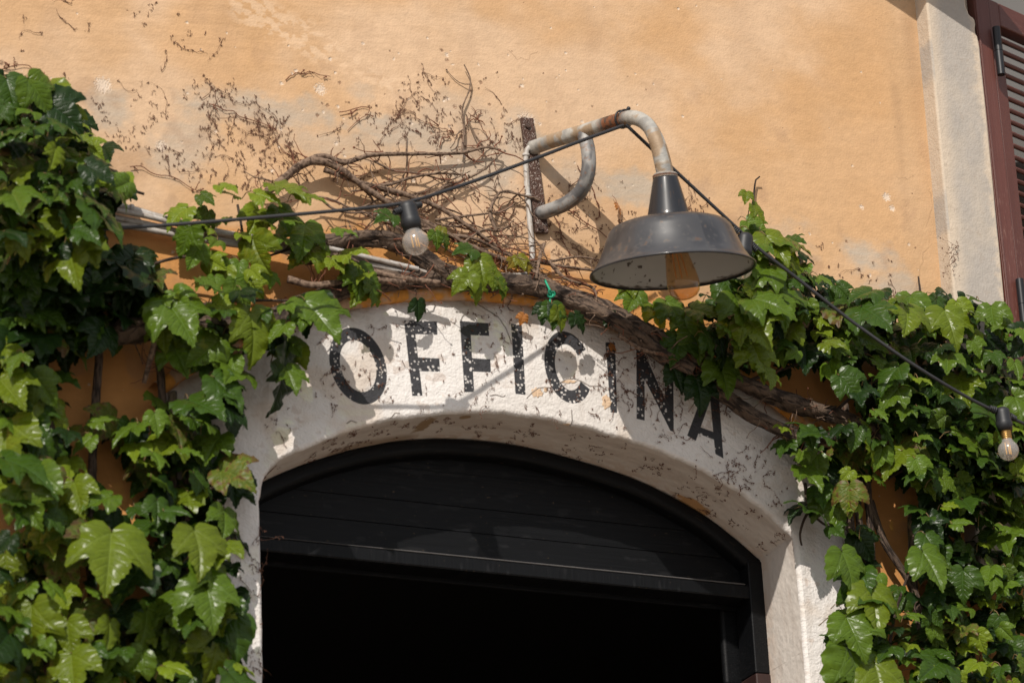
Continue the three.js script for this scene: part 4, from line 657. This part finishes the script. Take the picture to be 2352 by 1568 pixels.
addLeaf('left', at(660, 800, 0.15), 0.125, V3(0.7, -0.2, 0.5), 0.25, leafMats[3], 9); addLeaf('left', at(700, 690, 0.17), 0.105, V3(-0.1, 0.5, 1), 0.45, leafMats[1], 9); addLeaf('left', at(575, 715, 0.17), 0.10, V3(0.2, 0.1, 1), 0.15, leafMats[2], 9); addLeaf('left', at(380, 690, 0.17), 0.11, V3(-0.3, 0.45, 1), 0.5, leafMats[1], 9); addLeaf('left', at(530, 910, 0.10), 0.085, V3(0.5, 0, 0.8), 0.1, leafMats[3], 9); addLeaf('left', at(150, 480, 0.28), 0.125, V3(-0.2, 0.5, 1), 0.3, leafMats[2], 9);
// right: the upper band under the cord, then the looser curtain below
const HOLE_R = [[[1790, 880], [1880, 890], [1920, 950], [1890, 985], [1800, 950]], [[1985, 1120], [2080, 1150], [2090, 1270], [2020, 1260]], [[2020, 1270], [2100, 1290], [2110, 1350], [2040, 1340]]];
const UP_R = [[1700, 520], [1760, 540], [1830, 590], [1880, 650], [1960, 685], [2050, 700], [2130, 690], [2240, 700], [2380, 775], [2380, 1130], [2100, 1120], [2010, 980], [1910, 880], [1790, 880], [1690, 850], [1590, 800], [1570, 730], [1640, 670], [1710, 640]];
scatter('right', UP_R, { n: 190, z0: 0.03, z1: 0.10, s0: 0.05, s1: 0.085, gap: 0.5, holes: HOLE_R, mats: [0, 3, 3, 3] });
scatter('right', UP_R, { n: 165, z0: 0.10, z1: 0.21, s0: 0.055, s1: 0.10, gap: 0.70, holes: HOLE_R, mats: [0, 0, 1, 1, 2, 3] });
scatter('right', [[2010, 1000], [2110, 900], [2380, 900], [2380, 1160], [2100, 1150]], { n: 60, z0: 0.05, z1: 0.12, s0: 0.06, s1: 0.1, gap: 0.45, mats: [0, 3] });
const LOW_R = [[1765, 1000], [1850, 980], [2000, 975], [2100, 1100], [2380, 1100], [2380, 1590], [1900, 1590], [1900, 1480], [1960, 1340], [1900, 1250], [1850, 1200], [1835, 1070]];
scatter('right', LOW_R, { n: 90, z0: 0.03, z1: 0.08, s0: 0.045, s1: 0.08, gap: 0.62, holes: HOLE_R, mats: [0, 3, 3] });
scatter('right', [[2080, 1090], [2380, 1090], [2380, 1590], [2160, 1590], [2130, 1300]], { n: 60, z0: 0.03, z1: 0.1, s0: 0.06, s1: 0.1, gap: 0.5, mats: [0, 3] });
scatter('right', LOW_R, { n: 125, z0: 0.09, z1: 0.18, s0: 0.05, s1: 0.095, gap: 0.75, holes: HOLE_R, mats: [0, 1, 2, 0, 1, 3] });
for (const [x, y, s, nx, ny, roll, m] of [[2000, 1350, 0.10, 0, 0.4, -0.05, 2], [1935, 1265, 0.085, 0.15, 0.2, 0.25, 1], [1950, 1480, 0.125, 0.1, 0.1, 0.25, 1], [2010, 1520, 0.105, -0.1, 0.3, 0.05, 2], [1945, 1415, 0.095, -0.3, 0.35, 0.2, 1], [2120, 1265, 0.09, 0, 0.35, 0.3, 1], [1760, 540, 0.085, -0.1, 0.5, 0.35, 2], [1800, 560, 0.075, 0.5, 0.3, 0.5, 2], [1770, 655, 0.10, -0.1, 0.5, 0.2, 1], [1690, 680, 0.09, 0.1, 0.4, 0.1, 1], [1730, 470, 0.042, 0.3, 0.3, 0.6, 2], [1715, 440, 0.028, -0.2, 0.3, -0.3, 2], [1730, 790, 0.08, -0.1, 0.4, 0.1, 2], [2170, 710, 0.09, -0.2, 0.4, 0.1, 2], [2080, 700, 0.09, 0.1, 0.6, -0.2, 2]]) addLeaf('right', at(x, y, 0.19), s, V3(nx, ny, 1), roll, leafMats[m], 9);
// middle: a few young sprays on the bare vine
for (const [x, y, z, s, nx, ny, roll, m] of [[1100, 590, 0.16, 0.055, 0, 0.2, 0.1, 2], [1075, 625, 0.17, 0.046, -0.4, 0.3, -0.6, 2], [1088, 635, 0.17, 0.045, 0.1, 0.1, 0.1, 4], [1130, 622, 0.17, 0.046, 0.4, 0.3, 0.7, 2], [1145, 640, 0.17, 0.035, 0.5, 0.1, 0.3, 1], [1085, 570, 0.15, 0.04, 0.1, 0.7, -1.0, 0], [1268, 698, 0.14, 0.045, 0, 0.1, 0.1, 0], [1282, 706, 0.15, 0.04, 0.4, 0, 0.3, 4], [1250, 700, 0.14, 0.035, -0.4, 0.1, -0.2, 3], [1320, 720, 0.13, 0.035, 0.2, 0.2, 0.5, 3], [820, 610, 0.14, 0.06, 0.1, 0.1, 0.15, 1], [850, 640, 0.14, 0.045, 0.5, 0.1, 0.3, 1], [960, 690, 0.1, 0.035, 0.3, -0.2, 0.2, 3], [900, 490, 0.08, 0.04, 0, 0.7, -0.8, 0], [1000, 532, 0.1, 0.03, 0.2, 0.1, 0.1, 1], [1022, 540, 0.1, 0.026, 0.6, 0, 0.3, 1], [1460, 670, 0.1, 0.05, -0.2, 0.3, -0.4, 1], [1500, 700, 0.11, 0.05, 0.1, 0.3, 0.3, 2], [1530, 690, 0.12, 0.06, 0, 0.4, 0.4, 1], [1570, 720, 0.13, 0.06, -0.1, 0.3, 0.1, 1], [1400, 720, 0.12, 0.035, 0, 0.2, 0.5, 3], [1590, 755, 0.14, 0.06, 0.1, 0.3, 0.1, 1], [1440, 640, 0.09, 0.04, -0.2, 0.4, 0.2, 2], [1545, 840, 0.12, 0.05, 0.2, 0.1, 0.4, 3], [1600, 870, 0.13, 0.06, 0.0, 0.1, 0.2, 3], [1650, 830, 0.15, 0.07, 0, 0.3, 0.2, 1], [1560, 770, 0.14, 0.06, -0.2, 0.3, -0.2, 0]]) addLeaf('mid', at(x, y, 0.055 + (z - 0.05) * 0.6), s * 1.15, V3(nx, ny, 1), roll, leafMats[m]);
for (const [x, y, s, roll, k] of [[1190, 588, 0.034, 0.4, 0], [1178, 596, 0.026, -0.5, 1], [1015, 522, 0.022, -0.3, 0], [1205, 604, 0.024, 0.2, 1]]) addLeaf('mid', at(x, y, 0.08), s, V3(rr(-0.4, 0.4), 0.3, 1), roll, youngMats[k]);

function stemsFor(list, obj, r0, r1) { list.forEach((p, i) => part('stem', tube(pts3(p), (t) => r0 + (r1 - r0) * t, { sides: 9, seg: 0.012, rough: 0.3, ph: i * 2.2 + r0 * 900 }), bark, obj)); }
function finish(key, obj) {
  const P = plants[key]; P.leaves.sort((a, b) => b.rank - a.rank);
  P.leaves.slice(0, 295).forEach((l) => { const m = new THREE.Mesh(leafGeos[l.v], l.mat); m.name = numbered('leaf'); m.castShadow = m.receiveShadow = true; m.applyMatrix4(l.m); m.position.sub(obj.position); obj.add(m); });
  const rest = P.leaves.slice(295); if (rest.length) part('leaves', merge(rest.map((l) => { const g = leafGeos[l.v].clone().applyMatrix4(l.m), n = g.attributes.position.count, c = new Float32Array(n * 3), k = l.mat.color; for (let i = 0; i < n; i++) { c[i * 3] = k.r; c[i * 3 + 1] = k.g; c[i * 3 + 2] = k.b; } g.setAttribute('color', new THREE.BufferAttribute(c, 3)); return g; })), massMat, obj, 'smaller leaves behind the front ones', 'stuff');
  const pet = P.leaves.map((l) => { const L = l.size * rr(0.5, 0.9), e = l.p.clone().add(V3(rr(-0.4, 0.4) * L, rr(-0.5, 0.5) * L, -L)); e.z = Math.max(0.012, e.z); const mid = l.p.clone().add(e).multiplyScalar(0.5).add(V3(0, 0.012, 0)); return tube([l.p, mid, e], 0.0011, { sides: 4, seg: 0.03, caps: false }); });
  part('petioles', merge(pet), petioleMat, obj, 'thin leaf stalks', 'stuff');
}
const ivyL = thing('climbing_ivy', 'dense ivy with the largest leaves, covering the wall on the left of the arch', 'ivy', [-0.85, 0, 0.03]);
stemsFor([[[365, 820, 0.05], [372, 950, 0.05], [366, 1100, 0.05], [372, 1300, 0.05], [366, 1620, 0.05]], [[395, 900, 0.06], [398, 1050, 0.06], [390, 1250, 0.06], [400, 1620, 0.06]], [[420, 960, 0.05], [428, 1150, 0.05], [418, 1350, 0.05], [430, 1620, 0.05]], [[90, 700, 0.04], [110, 950, 0.04], [120, 1200, 0.04], [100, 1620, 0.04]], [[230, 780, 0.04], [215, 1000, 0.04], [205, 1250, 0.04], [240, 1620, 0.04]]], ivyL, 0.008, 0.011);
stemsFor([[[0, 560, 0.06], [120, 470, 0.07], [230, 420, 0.07], [330, 445, 0.06]], [[20, 700, 0.06], [150, 640, 0.07], [300, 620, 0.07], [420, 590, 0.06], [560, 600, 0.07], [700, 560, 0.07]], [[330, 740, 0.09], [460, 700, 0.09], [560, 690, 0.1], [680, 690, 0.11]], [[60, 300, 0.06], [130, 330, 0.07], [200, 400, 0.07]], [[555, 600, 0.05], [556, 540, 0.06], [545, 470, 0.06]], [[335, 570, 0.03], [318, 600, 0.03], [315, 660, 0.04]], [[560, 690, 0.07], [590, 660, 0.07], [600, 600, 0.06]], [[430, 1180, 0.06], [470, 1130, 0.1], [540, 1100, 0.12]], [[420, 1000, 0.06], [480, 1020, 0.1], [540, 1060, 0.12]]], ivyL, 0.0035, 0.0025);
finish('left', ivyL);
const ivyR = thing('climbing_ivy', 'glossy green ivy with smaller leaves climbing from below the shutter towards the lamp', 'ivy', [0.95, 0, 0.03]);
stemsFor([[[1942, 930, 0.05], [1945, 1000, 0.06], [1962, 1080, 0.06], [1975, 1200, 0.05], [1985, 1350, 0.05], [1990, 1620, 0.05]], [[1990, 1090, 0.06], [2000, 1200, 0.06], [2006, 1310, 0.06], [2010, 1450, 0.06], [2005, 1620, 0.05]], [[1952, 1180, 0.045], [1960, 1330, 0.045], [1962, 1480, 0.045], [1970, 1620, 0.045]], [[2000, 1150, 0.05], [2030, 1240, 0.05], [2080, 1320, 0.05], [2130, 1420, 0.05]], [[2095, 1180, 0.05], [2098, 1300, 0.05], [2110, 1450, 0.05], [2120, 1620, 0.05]], [[2130, 1180, 0.05], [2190, 1260, 0.05], [2230, 1330, 0.05]]], ivyR, 0.0085, 0.007);
stemsFor([[[1850, 1110, 0.05], [1860, 1170, 0.06], [1905, 1210, 0.06], [1960, 1215, 0.05]], [[1860, 1170, 0.06], [1845, 1200, 0.06], [1838, 1230, 0.05], [1842, 1252, 0.05]], [[2040, 1100, 0.06], [2075, 1080, 0.08], [2120, 1070, 0.09]], [[1734, 545, 0.02], [1727, 500, 0.012], [1732, 450, 0.012], [1738, 410, 0.015], [1746, 405, 0.02]], [[2118, 705, 0.02], [2114, 670, 0.012], [2110, 635, 0.012]], [[1700, 880, 0.08], [1820, 840, 0.09], [1930, 800, 0.09], [2050, 760, 0.08], [2200, 760, 0.07]], [[1900, 960, 0.08], [2000, 880, 0.09], [2120, 840, 0.09], [2260, 830, 0.08]], [[2040, 1500, 0.06], [2060, 1400, 0.07], [2100, 1300, 0.08], [2180, 1240, 0.08]]], ivyR, 0.0035, 0.002);
finish('right', ivyR);
finish('mid', vine);

// ------------------------------------------------------------------ small things
const twine = new THREE.MeshStandardMaterial({ color: C(0.01, 0.33, 0.18), roughness: 0.6 });
for (const [label, pts, knot] of [
  ['green twine tie with a knot around the trunk under the lamp plate', [[1252, 643, 0.088], [1256, 652, 0.094], [1262, 664, 0.097], [1268, 676, 0.098], [1264, 688, 0.097], [1262, 700, 0.095]], [1266, 675, 0.100]],
  ['dark green twine loop around the trunk below the leaf spray', [[1108, 642, 0.086], [1110, 652, 0.092], [1102, 664, 0.095], [1090, 674, 0.095], [1083, 684, 0.092]], null],
]) {
  const P = pts3(pts), t = thing('twine_tie', label, 'twine', [P[2].x, P[2].y, P[2].z]);
  part('loop', tube(P, 0.0024, { sides: 6, seg: 0.006 }), twine, t);
  if (knot) { const k = at(...knot), g = new THREE.TorusKnotGeometry(0.0055, 0.0022, 48, 6, 2, 3); g.translate(k.x, k.y, k.z); part('knot', g, twine, t); }
}
const dryLeaf = new THREE.MeshPhysicalMaterial({ color: C(4.6, 1.05, 1.6), map: leafMap, roughness: 0.7, transmission: 0.3, thickness: 0, side: THREE.DoubleSide });
for (const [label, x, y, z, s, n, roll] of [['curled orange dry leaf stuck to the plaster beneath the bracket', 1416, 466, 0.02, 0.026, V3(0.5, 0.3, 0.6), 0.4], ['pale dry leaf dangling over the letters from the trunk', 1204, 722, 0.06, 0.022, V3(-0.3, -0.3, 1), -0.4], ['small rusty dry leaf caught at the top of the last letter I', 1402, 791, 0.035, 0.018, V3(0.2, 0.3, 1), 0.9]]) {
  const p = at(x, y, z), t = thing('dry_leaf', label, 'leaf', [p.x, p.y, p.z]);
  const b = new THREE.Mesh(leafGeos[4], dryLeaf); b.name = numbered('blade'); b.applyMatrix4(leafMatrix(V3(0, 0, 0), s, n, roll)); b.castShadow = true; t.add(b);
  part('stalk', tube([p, p.clone().add(V3(0.002, 0.012, -0.006)), p.clone().add(V3(-0.002, 0.024, -0.014))], 0.0007, { sides: 4, seg: 0.01 }), redTwig, t);
}

scene.traverse((o) => { if (o.isMesh) { o.castShadow = true; o.receiveShadow = true; } });
renderer.render(scene, camera);
